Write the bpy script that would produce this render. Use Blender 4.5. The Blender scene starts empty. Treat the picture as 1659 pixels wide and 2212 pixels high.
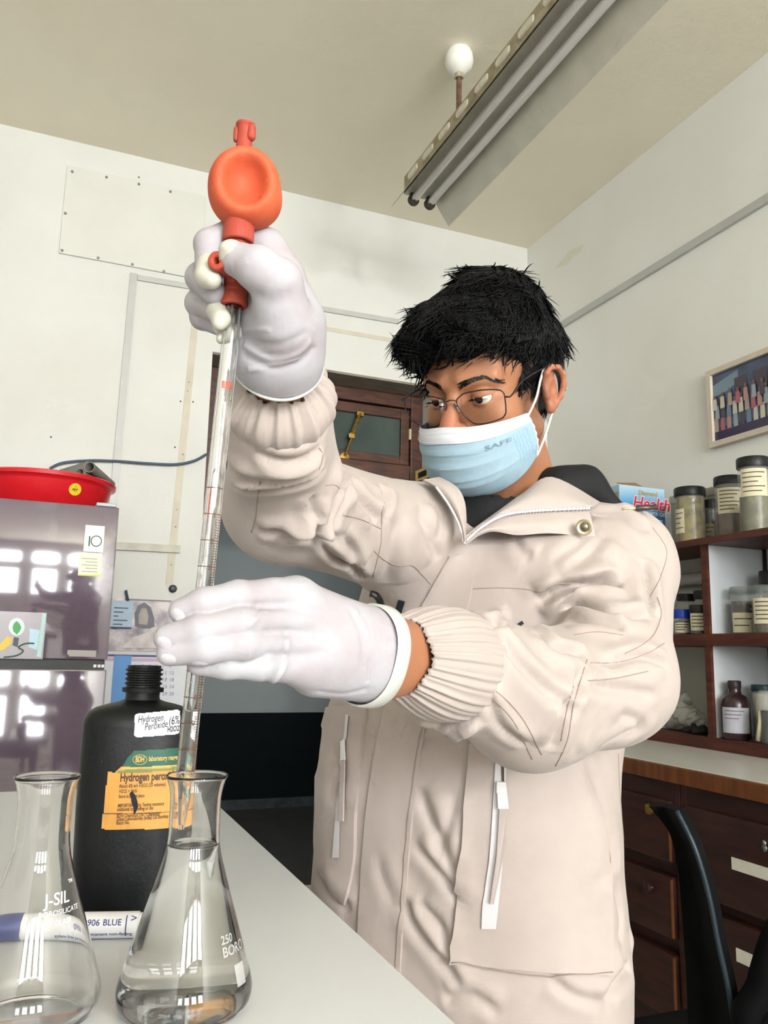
import bpy, bmesh, math, random
import numpy as np
from mathutils import Vector, Matrix
from mathutils.bvhtree import BVHTree

random.seed(7); np.random.seed(7)
SC = bpy.context.scene
COL = SC.collection

# ------------------------------------------------------------------ camera
# room axes: X to the right along the back wall, Y towards the back wall, Z up
FPX = 1771.0; CXP, CYP = 829.5, 1106.0
TILT, ROLL, YAW = math.radians(9.657), math.radians(1.297), math.radians(22.122)
CAM = np.array([0.0, 0.0, 1.15])
FW = np.array([math.sin(YAW)*math.cos(TILT), math.cos(YAW)*math.cos(TILT), math.sin(TILT)])
_r = np.array([math.cos(YAW), -math.sin(YAW), 0.0]); _u = np.cross(_r, FW)
RT = math.cos(ROLL)*_r + math.sin(ROLL)*_u
UP = -math.sin(ROLL)*_r + math.cos(ROLL)*_u
cd = bpy.data.cameras.new('camera'); co = bpy.data.objects.new('camera', cd); COL.objects.link(co)
cd.sensor_fit = 'VERTICAL'; cd.sensor_height = 36.0; cd.lens = FPX/2212*36.0; cd.clip_start = 0.02
co.matrix_world = Matrix(((RT[0], UP[0], -FW[0], CAM[0]), (RT[1], UP[1], -FW[1], CAM[1]),
                          (RT[2], UP[2], -FW[2], CAM[2]), (0, 0, 0, 1)))
SC.camera = co

# ------------------------------------------------------------------ sky, daylight through the windows, corridor fill, exposure
SC.view_settings.view_transform = 'Standard'; SC.view_settings.look = 'None'
SC.view_settings.gamma = 1.0; SC.view_settings.use_curve_mapping = False
SC.view_settings.exposure = -0.18
wd = bpy.data.worlds.new('overcast_sky'); SC.world = wd; wd.use_nodes = True
wd.node_tree.nodes['Background'].inputs[0].default_value = (0.90, 0.95, 1.0, 1)
wd.node_tree.nodes['Background'].inputs[1].default_value = 2.2
WIN_X = (-1.72, -0.50, 0.72, 1.92); WIN_W = 0.86; WALL_F = -5.4
def area(name, loc, rot, sx, sy, power, col=(1, 1, 1)):
    l = bpy.data.lights.new(name, 'AREA'); l.shape = 'RECTANGLE'; l.size = sx; l.size_y = sy
    l.energy = power; l.color = col
    o = bpy.data.objects.new(name, l); COL.objects.link(o); o.location = loc; o.rotation_euler = rot
    return o
for wx, wk in zip(WIN_X, (.45, .75, 1.3, 1.75)):      # daylight standing in each window of the wall behind the camera
    area('window_daylight', (wx, WALL_F-0.16, 1.855), (math.radians(90), 0, 0), WIN_W, 1.11, 98*wk, (0.975, 0.985, 1.0))
    area('fanlight_daylight', (wx, WALL_F-0.16, 2.86), (math.radians(90), 0, 0), WIN_W, 0.46, 125*wk, (0.975, 0.985, 1.0))
area('corridor_fill_light', (-1.2, 5.1, 1.5), (math.radians(90), 0, math.radians(-90)), 1.2, 1.6, 5, (0.9, 0.97, 1.0))  # added fill lamp to brighten the corridor; no window is built there
SC.cycles.use_denoising = True; SC.cycles.use_adaptive_sampling = True; SC.cycles.adaptive_threshold = 0.08; SC.cycles.adaptive_min_samples = 12
SC.cycles.use_light_tree = False; SC.cycles.max_bounces = 12; SC.cycles.transmission_bounces = 12; SC.cycles.transparent_max_bounces = 10
SC.cycles.diffuse_bounces = 3; SC.cycles.glossy_bounces = 3

# ------------------------------------------------------------------ helpers
def ray(px, py): return FW + RT*((px-CXP)/FPX) - UP*((py-CYP)/FPX)
def at(px, py, d): return CAM + ray(px, py)*d                       # point seen at a pixel, d metres in front
def onX(px, py, v): r = ray(px, py); return CAM + r*((v-CAM[0])/r[0])
def onY(px, py, v): r = ray(px, py); return CAM + r*((v-CAM[1])/r[1])
def onZ(px, py, v): r = ray(px, py); return CAM + r*((v-CAM[2])/r[2])
def V(a): return np.array(a, float)
def nrm(a): a = V(a); return a/np.linalg.norm(a)

def srgb(r, g, b):
    f = lambda c: (c/255/12.92 if c/255 <= .04045 else ((c/255+.055)/1.055)**2.4)
    return (f(r), f(g), f(b), 1.0)

MATS = {}
def mat(name, col, rough=.5, metal=0.0, noise=0.0, nscale=20, bump=0.0, bscale=200, spec=.5, trans=0.0, ior=1.45,
        sss=0.0, sssr=(1, .4, .3), coat=0.0, col2=None, stretch=(1, 1, 1), sheen=0.0, detail=4, alpha=1.0):
    """procedural principled material: two-tone noise, fine bump"""
    if name in MATS: return MATS[name]
    m = bpy.data.materials.new(name); m.use_nodes = True
    nt = m.node_tree; b = nt.nodes['Principled BSDF']; N = nt.nodes.new; L = nt.links.new
    if isinstance(col, tuple) and len(col) == 3: col = srgb(*col)
    if col2 is not None and len(col2) == 3: col2 = srgb(*col2)
    b.inputs['Base Color'].default_value = col; b.inputs['Roughness'].default_value = rough
    b.inputs['Metallic'].default_value = metal; b.inputs['Specular IOR Level'].default_value = spec
    b.inputs['IOR'].default_value = ior; b.inputs['Transmission Weight'].default_value = trans
    b.inputs['Coat Weight'].default_value = coat; b.inputs['Coat Roughness'].default_value = .06
    b.inputs['Alpha'].default_value = alpha
    sss = 0      # plain diffuse latex, skin and cloth: keeps the render quick
    if sss: b.inputs['Subsurface Weight'].default_value = sss; b.inputs['Subsurface Radius'].default_value = sssr; b.inputs['Subsurface Scale'].default_value = .006
    if sheen: b.inputs['Sheen Weight'].default_value = sheen
    tc = N('ShaderNodeTexCoord'); mp = N('ShaderNodeMapping'); mp.inputs['Scale'].default_value = stretch
    L(tc.outputs['Object'], mp.inputs['Vector'])
    if noise or col2 is not None:
        n = N('ShaderNodeTexNoise'); n.inputs['Scale'].default_value = nscale; n.inputs['Detail'].default_value = detail
        L(mp.outputs[0], n.inputs['Vector'])
        r = N('ShaderNodeValToRGB'); r.color_ramp.elements[0].position = .35; r.color_ramp.elements[1].position = .68
        c2 = col2 if col2 is not None else tuple(max(0, c*(1-noise)) for c in col[:3])+(1,)
        r.color_ramp.elements[0].color = c2; r.color_ramp.elements[1].color = col
        L(n.outputs['Fac'], r.inputs[0]); L(r.outputs[0], b.inputs['Base Color'])
    if bump:
        n2 = N('ShaderNodeTexNoise'); n2.inputs['Scale'].default_value = bscale; n2.inputs['Detail'].default_value = 3
        L(mp.outputs[0], n2.inputs['Vector'])
        bp = N('ShaderNodeBump'); bp.inputs['Strength'].default_value = bump; bp.inputs['Distance'].default_value = .004
        L(n2.outputs['Fac'], bp.inputs['Height']); L(bp.outputs[0], b.inputs['Normal'])
    MATS[name] = m
    return m

def tag(o, label=None, cat=None, group=None, kind=None):
    if label: o['label'] = label
    if cat: o['category'] = cat
    if group: o['group'] = group
    if kind: o['kind'] = kind
    return o
def empty(name, loc, label=None, cat=None, group=None, kind=None):
    o = bpy.data.objects.new(name, None); COL.objects.link(o); o.location = [float(c) for c in loc]
    o.empty_display_size = .02
    return tag(o, label, cat, group, kind)
def mo(name, verts, faces, m, parent=None, smooth=False, angle=None):
    """verts in world coordinates -> one mesh object (kept in place when parented)"""
    me = bpy.data.meshes.new(name)
    me.from_pydata([tuple(map(float, v)) for v in verts], [], [tuple(map(int, f)) for f in faces])
    return mfin(name, me, m, parent, smooth, angle)
def mfin(name, me, m, parent=None, smooth=False, angle=None):
    me.update()
    if m is not None: me.materials.append(m)
    if smooth:
        me.polygons.foreach_set('use_smooth', [True]*len(me.polygons))
        if angle: me.set_sharp_from_angle(angle=math.radians(angle))
    o = bpy.data.objects.new(name, me); COL.objects.link(o)
    if parent is not None:
        o.parent = parent
        M = Matrix.Translation(parent.location) if parent.parent is None else Matrix.Identity(4)
        o.matrix_parent_inverse = M.inverted()
    return o
def recalc(me):
    bm = bmesh.new(); bm.from_mesh(me); bmesh.ops.recalc_face_normals(bm, faces=bm.faces); bm.to_mesh(me); bm.free()
class MB:
    """collects shapes into one mesh"""
    def __init__(s): s.v = []; s.f = []
    def add(s, v, f):
        o = len(s.v); s.v += [tuple(map(float, p)) for p in v]; s.f += [tuple(int(i)+o for i in q) for q in f]; return s
    def box(s, a, b, bev=0.0):
        a = V(a); b = V(b); lo = np.minimum(a, b); hi = np.maximum(a, b)
        if bev <= 0:
            v = [(x, y, z) for x in (lo[0], hi[0]) for y in (lo[1], hi[1]) for z in (lo[2], hi[2])]
            return s.add(v, [(0, 1, 3, 2), (4, 6, 7, 5), (0, 4, 5, 1), (2, 3, 7, 6), (0, 2, 6, 4), (1, 5, 7, 3)])
        bm = bmesh.new(); bmesh.ops.create_cube(bm, size=1)
        for q in bm.verts: q.co = Vector([(lo[i]+hi[i])/2+q.co[i]*(hi[i]-lo[i]) for i in range(3)])
        bmesh.ops.bevel(bm, geom=list(bm.edges), offset=bev, segments=2, profile=.6, affect='EDGES')
        bm.verts.ensure_lookup_table()
        s.add([q.co[:] for q in bm.verts], [[q.index for q in f.verts] for f in bm.faces]); bm.free(); return s
    def tube(s, pts, r, n=10, closed=False, cap=True, up=None):
        v, f = tube_geo(pts, r, n, closed, cap); return s.add(v, f)
    def lathe(s, prof, c, axis=(0, 0, 1), n=32, ax=None):
        v, f = lathe_geo(prof, c, axis, n); return s.add(v, f)
    def obj(s, name, m, parent=None, smooth=False, angle=None, fix=True):
        me = bpy.data.meshes.new(name); me.from_pydata(s.v, [], s.f)
        if fix: recalc(me)
        return mfin(name, me, m, parent, smooth, angle)
def frame_axes(d):
    d = nrm(d); h = V((0, 0, 1)) if abs(d[2]) < .9 else V((1, 0, 0))
    a = nrm(np.cross(h, d)); b = np.cross(d, a); return a, b
def tube_geo(pts, r, n=10, closed=False, cap=True):
    P = [V(p) for p in pts]; k = len(P); R = [r]*k if np.isscalar(r) else list(r)
    T = []
    for i in range(k):
        if closed: t = P[(i+1) % k]-P[i-1]
        else: t = P[min(i+1, k-1)]-P[max(i-1, 0)]
        T.append(nrm(t))
    a, b = frame_axes(T[0]); v = []; f = []
    for i in range(k):
        a = a-T[i]*np.dot(a, T[i]); a = nrm(a); b = np.cross(T[i], a)
        for j in range(n):
            w = 2*math.pi*j/n; v.append(P[i]+R[i]*(math.cos(w)*a+math.sin(w)*b))
    m = k if closed else k-1
    for i in range(m):
        for j in range(n):
            i2 = (i+1) % k; f.append((i*n+j, i*n+(j+1) % n, i2*n+(j+1) % n, i2*n+j))
    if cap and not closed:
        f.append(tuple(range(n))[::-1]); f.append(tuple((k-1)*n+j for j in range(n)))
    return v, f
def lathe_geo(prof, c, axis=(0, 0, 1), n=32, ry=1.0, adir=None):
    """prof: list of (radius, height) from start to end; zero radii closed with a single point"""
    c = V(c); d = nrm(axis)
    if adir is None: a, b = frame_axes(d)
    else: a = nrm(V(adir)-d*np.dot(adir, d)); b = np.cross(d, a)
    v = []; rings = []; f = []
    for r, h in prof:
        if r < 1e-7: rings.append([len(v)]); v.append(c+d*h)
        else:
            rings.append(list(range(len(v), len(v)+n)))
            for j in range(n):
                w = 2*math.pi*j/n; v.append(c+d*h+r*(math.cos(w)*a+ry*math.sin(w)*b))
    for A, B in zip(rings[:-1], rings[1:]):
        if len(A) == 1 and len(B) == 1: continue
        for j in range(n):
            j2 = (j+1) % n
            if len(A) == 1: f.append((A[0], B[j2], B[j]))
            elif len(B) == 1: f.append((A[j], A[j2], B[0]))
            else: f.append((A[j], A[j2], B[j2], B[j]))
    return v, f
def catmull(P, per=8, closed=False):
    P = [V(p) for p in P]; n = len(P); out = []
    for i in range(n if closed else n-1):
        g = lambda k: P[k % n] if closed else P[min(max(k, 0), n-1)]
        p0, p1, p2, p3 = g(i-1), g(i), g(i+1), g(i+2)
        for k in range(per):
            t = k/per
            out.append(.5*((2*p1)+(-p0+p2)*t+(2*p0-5*p1+4*p2-p3)*t*t+(-p0+3*p1-3*p2+p3)*t**3))
    if not closed: out.append(P[-1])
    return out
_text_cache = {}
def text_geo(s, size, align='LEFT', shear=0.0, bold=0.0, space=1.0):
    """flat lettering in the xy plane -> verts, faces"""
    key = (s, size, align, shear, bold, space)
    if key in _text_cache: return _text_cache[key]
    c = bpy.data.curves.new('t', 'FONT'); c.body = s; c.size = size; c.align_x = align; c.shear = shear
    c.offset = bold*size; c.space_character = space; c.resolution_u = 3; c.fill_mode = 'FRONT'
    o = bpy.data.objects.new('t', c); COL.objects.link(o)
    dg = bpy.context.evaluated_depsgraph_get(); e = o.evaluated_get(dg); me = e.to_mesh()
    v = [tuple(q.co) for q in me.vertices]; f = [tuple(p.vertices) for p in me.polygons]
    e.to_mesh_clear(); bpy.data.objects.remove(o); bpy.data.curves.remove(c)
    _text_cache[key] = (v, f)
    return v, f
def text_on(name, s, size, fn, m, parent, align='LEFT', shear=0.0, bold=0.0, space=1.0):
    """lettering mapped through fn(x, y) -> 3-D point"""
    v, f = text_geo(s, size, align, shear, bold, space)
    return mo(name, [fn(p[0], p[1]) for p in v], f, m, parent)
def plane_fn(o, u, w):
    o, u, w = V(o), V(u), V(w); return lambda x, y: o+u*x+w*y
def poly_prism(pts, off):
    """flat outline (3-D points) given thickness off"""
    n = len(pts); off = V(off); v = [V(p) for p in pts]+[V(p)+off for p in pts]
    f = [tuple(range(n)), tuple(range(2*n-1, n-1, -1))]+[(i, i+n, (i+1) % n+n, (i+1) % n) for i in range(n)]
    return v, f
def dup(o, parent=None, loc=None):
    c = o.copy(); COL.objects.link(c)
    if parent is not None: c.parent = parent
    if loc is not None: c.location = loc
    return c

# -------- implicit surfaces: smooth unions of round cones and ellipsoids, meshed by surface nets
def smin(a, b, k):
    h = np.clip(.5+.5*(b-a)/k, 0, 1); return b+(a-b)*h-k*h*(1-h)
def smax(a, b, k): return -smin(-a, -b, k)
def sd_cone(P, a, b, ra, rb):
    a = V(a).astype(np.float32); b = V(b).astype(np.float32); ab = b-a; L2 = float(ab@ab)+1e-12
    t = np.clip(((P-a)@ab)/L2, 0, 1)
    d = P-a-t[..., None]*ab
    return np.sqrt((d*d).sum(-1))-(ra+(rb-ra)*t)
def sd_ell(P, c, r, M=None):
    q = P-V(c).astype(np.float32)
    if M is not None: q = q@np.array(M, np.float32)
    r = V(r).astype(np.float32)
    k0 = np.sqrt(((q/r)**2).sum(-1)); k1 = np.sqrt(((q/(r*r))**2).sum(-1))+1e-9
    return k0*(k0-1)/k1
def surf_nets(F, lo, h):
    """F grid of signed distances -> verts, quads"""
    nx, ny, nz = F.shape; S = F < 0
    def cell(i, j, k): return np.s_[i:nx-1+i, j:ny-1+j, k:nz-1+k]
    C8 = [(i, j, k) for i in (0, 1) for j in (0, 1) for k in (0, 1)]
    al = np.ones((nx-1, ny-1, nz-1), bool); an = np.zeros_like(al)
    for c in C8: q = S[cell(*c)]; al &= q; an |= q
    act = an & ~al; ii = np.argwhere(act); idx = -np.ones(act.shape, np.int32); idx[act] = np.arange(len(ii))
    val = {c: F[ii[:, 0]+c[0], ii[:, 1]+c[1], ii[:, 2]+c[2]] for c in C8}
    cnt = np.zeros(len(ii), np.float32); acc = np.zeros((len(ii), 3), np.float32)
    for ax in range(3):
        o1 = [(ax+1) % 3, (ax+2) % 3]
        for da in (0, 1):
            for db in (0, 1):
                p = [0, 0, 0]; p[o1[0]] = da; p[o1[1]] = db; q = list(p); q[ax] = 1
                A = val[tuple(p)]; B = val[tuple(q)]; c = (A < 0) != (B < 0)
                t = np.where(c, A/np.where(c, A-B, 1), 0)
                for d in range(3): acc[:, d] += np.where(c, p[d] if d != ax else t, 0)
                cnt += c
    vv = (ii+acc/np.maximum(cnt, 1)[:, None])*h+np.array(lo)
    quads = []
    for ax in range(3):
        o1, o2 = (ax+1) % 3, (ax+2) % 3
        sl = [slice(1, -1)]*3; sl[ax] = slice(0, -1)
        a = [slice(None)]*3; a[ax] = slice(0, -1); b = [slice(None)]*3; b[ax] = slice(1, None)
        c = S[tuple(a)] != S[tuple(b)]
        inn = np.zeros_like(c); s2 = [slice(1, -1)]*3; s2[ax] = slice(None); inn[tuple(s2)] = True
        e = np.argwhere(c & inn); flip = S[tuple(a)][tuple(e.T)]
        def id_(d1, d2):
            g = e.copy(); g[:, o1] -= d1; g[:, o2] -= d2; return idx[tuple(g.T)]
        q = np.stack([id_(1, 1), id_(0, 1), id_(0, 0), id_(1, 0)], 1)
        q[~flip] = q[~flip][:, ::-1]
        quads.append(q)
    return vv, np.concatenate(quads)
def grid_mesh(fn, lo, hi, h, blk=12):
    """evaluates fn only in blocks the surface can pass through"""
    lo = V(lo); hi = V(hi); n = np.ceil((hi-lo)/h).astype(int)+1; nb = -(-n//blk); n = nb*blk
    ax = [(lo[i]+h*np.arange(n[i])).astype(np.float32) for i in range(3)]
    F = np.full(tuple(n), 1.0, np.float32)
    cx = [(lo[i]+h*(np.arange(nb[i])*blk+(blk-1)/2)).astype(np.float32) for i in range(3)]
    D = fn(np.stack(np.meshgrid(*cx, indexing='ij'), -1))
    lim = h*blk*.87*1.7+h*2
    F4 = F.reshape(nb[0], blk, nb[1], blk, nb[2], blk)
    F4 *= np.where(D < 0, -1, 1)[:, None, :, None, :, None]
    B_ = np.argwhere(np.abs(D) < lim); r = np.arange(blk, dtype=np.float32)*h
    off = np.stack(np.meshgrid(r, r, r, indexing='ij'), -1)
    for s in range(0, len(B_), 256):
        q = B_[s:s+256]; base = (lo+q*blk*h).astype(np.float32)
        val = fn(base[:, None, None, None, :]+off[None])
        F4[q[:, 0], :, q[:, 1], :, q[:, 2], :] = val
    return surf_nets(F, lo, h)
def npmesh(name, v, f, m, parent=None, smooth=True):
    me = bpy.data.meshes.new(name); n = len(f); k = f.shape[1]
    me.vertices.add(len(v)); me.vertices.foreach_set('co', np.asarray(v, np.float32).ravel())
    me.loops.add(n*k); me.loops.foreach_set('vertex_index', np.asarray(f, np.int32).ravel())
    me.polygons.add(n); me.polygons.foreach_set('loop_start', np.arange(0, n*k, k, dtype=np.int32))
    me.update(calc_edges=True); me.validate()
    return mfin(name, me, m, parent, smooth)
def vnormals(v, f):
    a = v[f[:, 2]]-v[f[:, 0]]; b = v[f[:, 3]]-v[f[:, 1]]; fn = np.cross(a, b)
    ff = f.ravel(); r = np.repeat(fn, 4, 0); n = np.stack([np.bincount(ff, r[:, d], len(v)) for d in range(3)], 1)
    return n/(np.linalg.norm(n, axis=1)[:, None]+1e-12)
def relax(v, f, it=2, lam=.5):
    for _ in range(it):
        a = np.concatenate([f.ravel(), np.roll(f, -1, 1).ravel()]); b = np.concatenate([np.roll(f, -1, 1).ravel(), f.ravel()])
        c = np.bincount(a, minlength=len(v)); s = np.stack([np.bincount(a, v[b, d], len(v)) for d in range(3)], 1)
        v = v+lam*(s/np.maximum(c, 1)[:, None]-v)
    return v
# ================================================================== the room
W, B, ZC, XL = 2.434, 3.848, 3.50, -2.3
DX0, DX1, DZ, YD = 0.645, 1.855, 2.57, 4.07          # doorway in the back wall; YD = plane of the door frame
m_wall = mat('cream_wall_paint', (221, 221, 214), .75, noise=.05, nscale=2.2, bump=.12, bscale=60, col2=(215, 214, 206))
m_wallr = mat('side_wall_paint', (240, 240, 234), .75, bump=.12, bscale=60, nscale=2.0, col2=(235, 234, 226))
m_ceil = mat('ceiling_paint', (242, 236, 216), .85, bump=.2, bscale=45, nscale=1.3, col2=(237, 230, 208))
m_floor = mat('pale_cement_floor', (196, 191, 180), .5, noise=.3, nscale=6, bump=.1, bscale=80)
m_grey = mat('grey_corridor_paint', (128, 134, 133), .6, noise=.08, nscale=2, bump=.1, bscale=60)
m_dado = mat('dark_green_dado_paint', (5, 13, 15), .7, noise=.3, nscale=3, spec=.1)
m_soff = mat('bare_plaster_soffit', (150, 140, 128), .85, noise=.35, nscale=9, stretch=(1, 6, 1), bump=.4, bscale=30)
m_wood = mat('dark_brown_wood', (92, 52, 30), .45, col2=(58, 31, 20), nscale=9, stretch=(1, 1, 6), bump=.08, bscale=120)
m_woodr = mat('red_brown_shelf_wood', (96, 50, 34), .45, col2=(68, 33, 24), nscale=7, stretch=(2, 1, 9), bump=.08, bscale=120)
m_white = mat('white_paint', (232, 232, 228), .5, noise=.03, nscale=5)
m_conduit = mat('grey_conduit_plastic', (194, 194, 188), .4, noise=.06, nscale=12)
m_tape = mat('yellowed_tape', (210, 203, 182), .6, noise=.1, nscale=14)
m_dark = mat('black_plastic', (18, 18, 20), .4)
m_brass = mat('old_brass', (172, 140, 70), .4, metal=.9, noise=.4, nscale=60)
m_metal = mat('bare_steel', (150, 150, 150), .35, metal=.9)
m_mould = mat('grey_mould_stain', (205, 202, 188), .9, noise=.2, nscale=60)

def struct(name, mb, m, smooth=False, parent=None):
    o = mb.obj(name, m, parent, smooth)
    if parent is None: o['kind'] = 'structure'
    return o
T = .22
floor = struct('floor', MB().box((XL-.2, WALL_F-.2, -.1), (W+.2, YD+.06, 0)), m_floor)
struct('floor_corridor', MB().box((-1.6, YD+.06, -.1), (3.2, 6.3, 0)), mat('dark_corridor_floor', (58, 54, 50), .5, noise=.3, nscale=6))
struct('ceiling', MB().box((XL-.2, WALL_F-.2, ZC), (W+.2, B+.01, ZC+.12)), m_ceil)
wb = MB(); wb.box((XL-.2, B, 0), (DX0, YD+.06, ZC)); wb.box((DX1, B, 0), (W+.2, YD+.06, ZC)); wb.box((DX0, B, DZ), (DX1, YD+.06, ZC))
wall_back = struct('wall_back', wb, m_wall)
wall_right = struct('wall_right', MB().box((W, WALL_F-.2, 0), (W+.2, B, ZC)), m_wallr)
struct('wall_left', MB().box((XL-.2, WALL_F, 0), (XL, B, ZC)), m_wall)
# the wall behind the camera with four barred windows and a fanlight over each
wf = MB(); xs = [XL-.2]+[q for wx in WIN_X for q in (wx-WIN_W/2, wx+WIN_W/2)]+[W+.2]
for i in range(0, len(xs), 2): wf.box((xs[i], WALL_F-.18, 0), (xs[i+1], WALL_F, ZC))
for wx in WIN_X:
    for z0, z1 in ((0, 1.30), (2.41, 2.63), (3.09, ZC)): wf.box((wx-WIN_W/2, WALL_F-.18, z0), (wx+WIN_W/2, WALL_F, z1))
struct('wall_front', wf, m_wall)
for k, wx in enumerate(WIN_X):
    e = empty('window_%d' % (k+1), (wx, WALL_F, 1.30), kind='structure')
    fr = MB()
    for z0, z1 in ((1.30, 2.41), (2.63, 3.09)):
        a, b = wx-WIN_W/2, wx+WIN_W/2
        fr.box((a, WALL_F-.06, z0), (a+.05, WALL_F-.01, z1)); fr.box((b-.05, WALL_F-.06, z0), (b, WALL_F-.01, z1))
        fr.box((a, WALL_F-.06, z0), (b, WALL_F-.01, z0+.05)); fr.box((a, WALL_F-.06, z1-.05), (b, WALL_F-.01, z1))
    fr.obj('window_frame', m_wood, e)
    br = MB()
    for z in np.arange(1.42, 2.4, .16): br.tube([(wx-WIN_W/2, WALL_F-.1, z), (wx+WIN_W/2, WALL_F-.1, z)], .007, 6)
    br.tube([(wx, WALL_F-.1, 1.30), (wx, WALL_F-.1, 2.41)], .007, 6); br.tube([(wx, WALL_F-.1, 2.63), (wx, WALL_F-.1, 3.09)], .007, 6)
    br.obj('window_bars', m_dark, e, True)
# plaster soffit and the brown reveal of the doorway (the wall's thickness)
struct('trim_1', MB().box((DX0, B-.002, DZ-.012), (DX1, YD-.002, DZ)), m_soff)
# corridor beyond the doorway: grey wall with a dark green dado
struct('wall_corridor', MB().box((-1.6, 6.15, .68), (3.2, 6.3, 3.2)), m_grey)
dd = struct('trim_2', MB().box((-1.6, 6.135, .02), (3.2, 6.3, .68)), m_dado)
struct('wall_corridor_end', MB().box((3.0, YD+.06, 0), (3.2, 6.15, 3.2)), m_grey)
struct('ceiling_corridor', MB().box((-1.6, YD+.06, 3.2), (3.2, 6.3, 3.3)), m_grey)
struct('baseboard_corridor', MB().box((-1.6, 6.12, 0), (3.2, 6.15, .07)), mat('scuffed_skirting', (40, 48, 50), .6, col2=(8, 18, 20), nscale=14))

# ---- door 1: timber frame with a fanlight sash over the open doorway
d1 = empty('door_1', (1.2, YD, 0), kind='structure')
tr = 2.075                                            # transom height
fy0, fy1 = YD-.05, YD+.05
for x0, x1 in ((DX0, DX0+.07), (DX1-.07, DX1)): MB().box((x0, fy0, 0), (x1, fy1, DZ-.012), .006).obj('door_jamb', m_wood, d1)
MB().box((DX0+.07, fy0, DZ-.085), (DX1-.07, fy1, DZ-.012), .006).obj('frame_head', m_wood, d1)
MB().box((DX0+.07, fy0, tr), (DX1-.07, fy1, tr+.085), .006).obj('transom_bar', m_wood, d1)
MB().box((1.190, fy0, tr+.085), (1.225, fy1, DZ-.085), .004).obj('mullion', m_wood, d1)
m_pane = mat('dusty_green_glass', (70, 84, 78), .25, spec=.5, col2=(54, 66, 62), nscale=4)
sz0, sz1 = tr+.090, DZ-.090
for sx0, sx1 in ((DX0+.072, 1.188), (1.227, DX1-.072)):
    sash = MB(); k = .050
    for a_, b_ in (((sx0, sz0), (sx0+k, sz1)), ((sx1-k, sz0), (sx1, sz1)), ((sx0+k, sz0), (sx1-k, sz0+.045)), ((sx0+k, sz1-.055), (sx1-k, sz1))):
        sash.box((a_[0], YD-.03, a_[1]), (b_[0], YD+.02, b_[1]), .004)
    sash = sash.obj('fanlight_sash', m_wood, d1)
    MB().box((sx0+k-.004, YD-.012, sz0+.041), (sx1-k+.004, YD-.006, sz1-.051)).obj('pane', m_pane, sash)
# open leaf of the door, swung into the room against the right-hand side
hx, hy, ex, ey = DX1-.055, B-.01, DX1+.010, 3.33
lp = [(hx, hy), (ex, ey), (ex+.036, ey+.004), (hx+.036, hy+.004)]
v, f = poly_prism([(x, y, .01) for x, y in lp], (0, 0, tr-.015)); leaf = mo('door_leaf', v, f, m_wood, d1); recalc(leaf.data)
for z0, z1 in ((.2, .95), (1.1, 1.95)):
    t0, t1 = .14, .86; P = [(hx+(ex-hx)*t-.006, hy+(ey-hy)*t, z) for t, z in ((t0, z0), (t1, z0), (t1, z1), (t0, z1))]
    v, f = poly_prism(P, (.008, 0, 0)); o = mo('leaf_panel', v, f, m_wood, leaf); recalc(o.data)
p0, p1 = onY(779, 893, YD-.05), onY(747, 982, YD-.05)
st = MB(); st.tube([p0, p1], .006, 6); st.tube([p0+V((-.012, 0, -.01)), p1*.55+p0*.45+V((-.012, 0, 0))], .004, 6)
st.box(p0-V((.02, .0, .012)), p0+V((.02, .03, .012)), .003); st.box(p1*.55+p0*.45-V((.022, .006, .014)), p1*.55+p0*.45+V((.012, .008, .014)), .003)
st.lathe([(0, -.004), (.03, -.004), (.026, .004), (0, .006)], p1+V((0, .02, -.01)), (0, -1, 0), 16)
st.obj('fanlight_stay', m_brass, sash)
q = onY(886, 938, YD-.05); MB().box(q-V((.006, .004, .03)), q+V((.006, .02, .03)), .003).obj('hinge', mat('painted_hinge', (200, 190, 150), .5), d1)
# plaque leaning beside the frame
def onleaf(px, py):
    n = nrm((hy-ey, ex-hx, 0)); n = n if n[0] < 0 else -n; p0_ = V((hx, hy, 1))+n*.0075; r = ray(px, py); return CAM+r*(((p0_-CAM)@n)/(r@n))
q = onleaf(915, 1024)
pl = empty('door_plaque', q, 'small yellow plaque on the open door leaf behind the face mask', 'plaque')
v, f = poly_prism([onleaf(899, 1041), onleaf(929, 1030), onleaf(929, 1005), onleaf(899, 1018)], (-.004, 0, 0)); o = mo('board', v, f, mat('yellow_board', (186, 164, 92), .6), pl); recalc(o.data)
v, f = poly_prism([onleaf(905, 1034)-V((.004, 0, 0)), onleaf(923, 1027)-V((.004, 0, 0)), onleaf(923, 1014)-V((.004, 0, 0)), onleaf(905, 1022)-V((.004, 0, 0))], (-.001, 0, 0)); o = mo('print', v, f, m_dark, pl); recalc(o.data)

# ---- fittings on the back wall
def wall_strip(name, pts, w, m, label, cat, t=.012):
    P = [onY(px, py, B) for px, py in pts]; mb = MB()
    for a, b in zip(P[:-1], P[1:]):
        d = nrm(b-a); n = V((d[2], 0, -d[0]))*w/2
        v, f = poly_prism([a-n, b-n, b+n, a+n], (0, -t, 0)); mb.add(v, f)
    return tag(mb.obj(name, m), label, cat)
wall_strip('cable_conduit', [(289, 592), (244, 1090)], .032, m_conduit, 'long upright grey cable conduit on the back wall above the fridge', 'conduit')
wall_strip('cable_conduit', [(297, 601), (860, 696)], .026, m_conduit, 'level grey conduit running behind the raised glove towards the hair', 'conduit')
wall_strip('tape_strip', [(422, 690), (365, 1264)], .032, m_tape, 'yellowed vertical strip of old tape with nail holes left of the door frame', 'tape', .003)
wall_strip('tape_strip', [(640, 699), (858, 737)], .022, m_tape, 'short yellowed strip below the level conduit, over the doorway', 'tape', .003)
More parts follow.
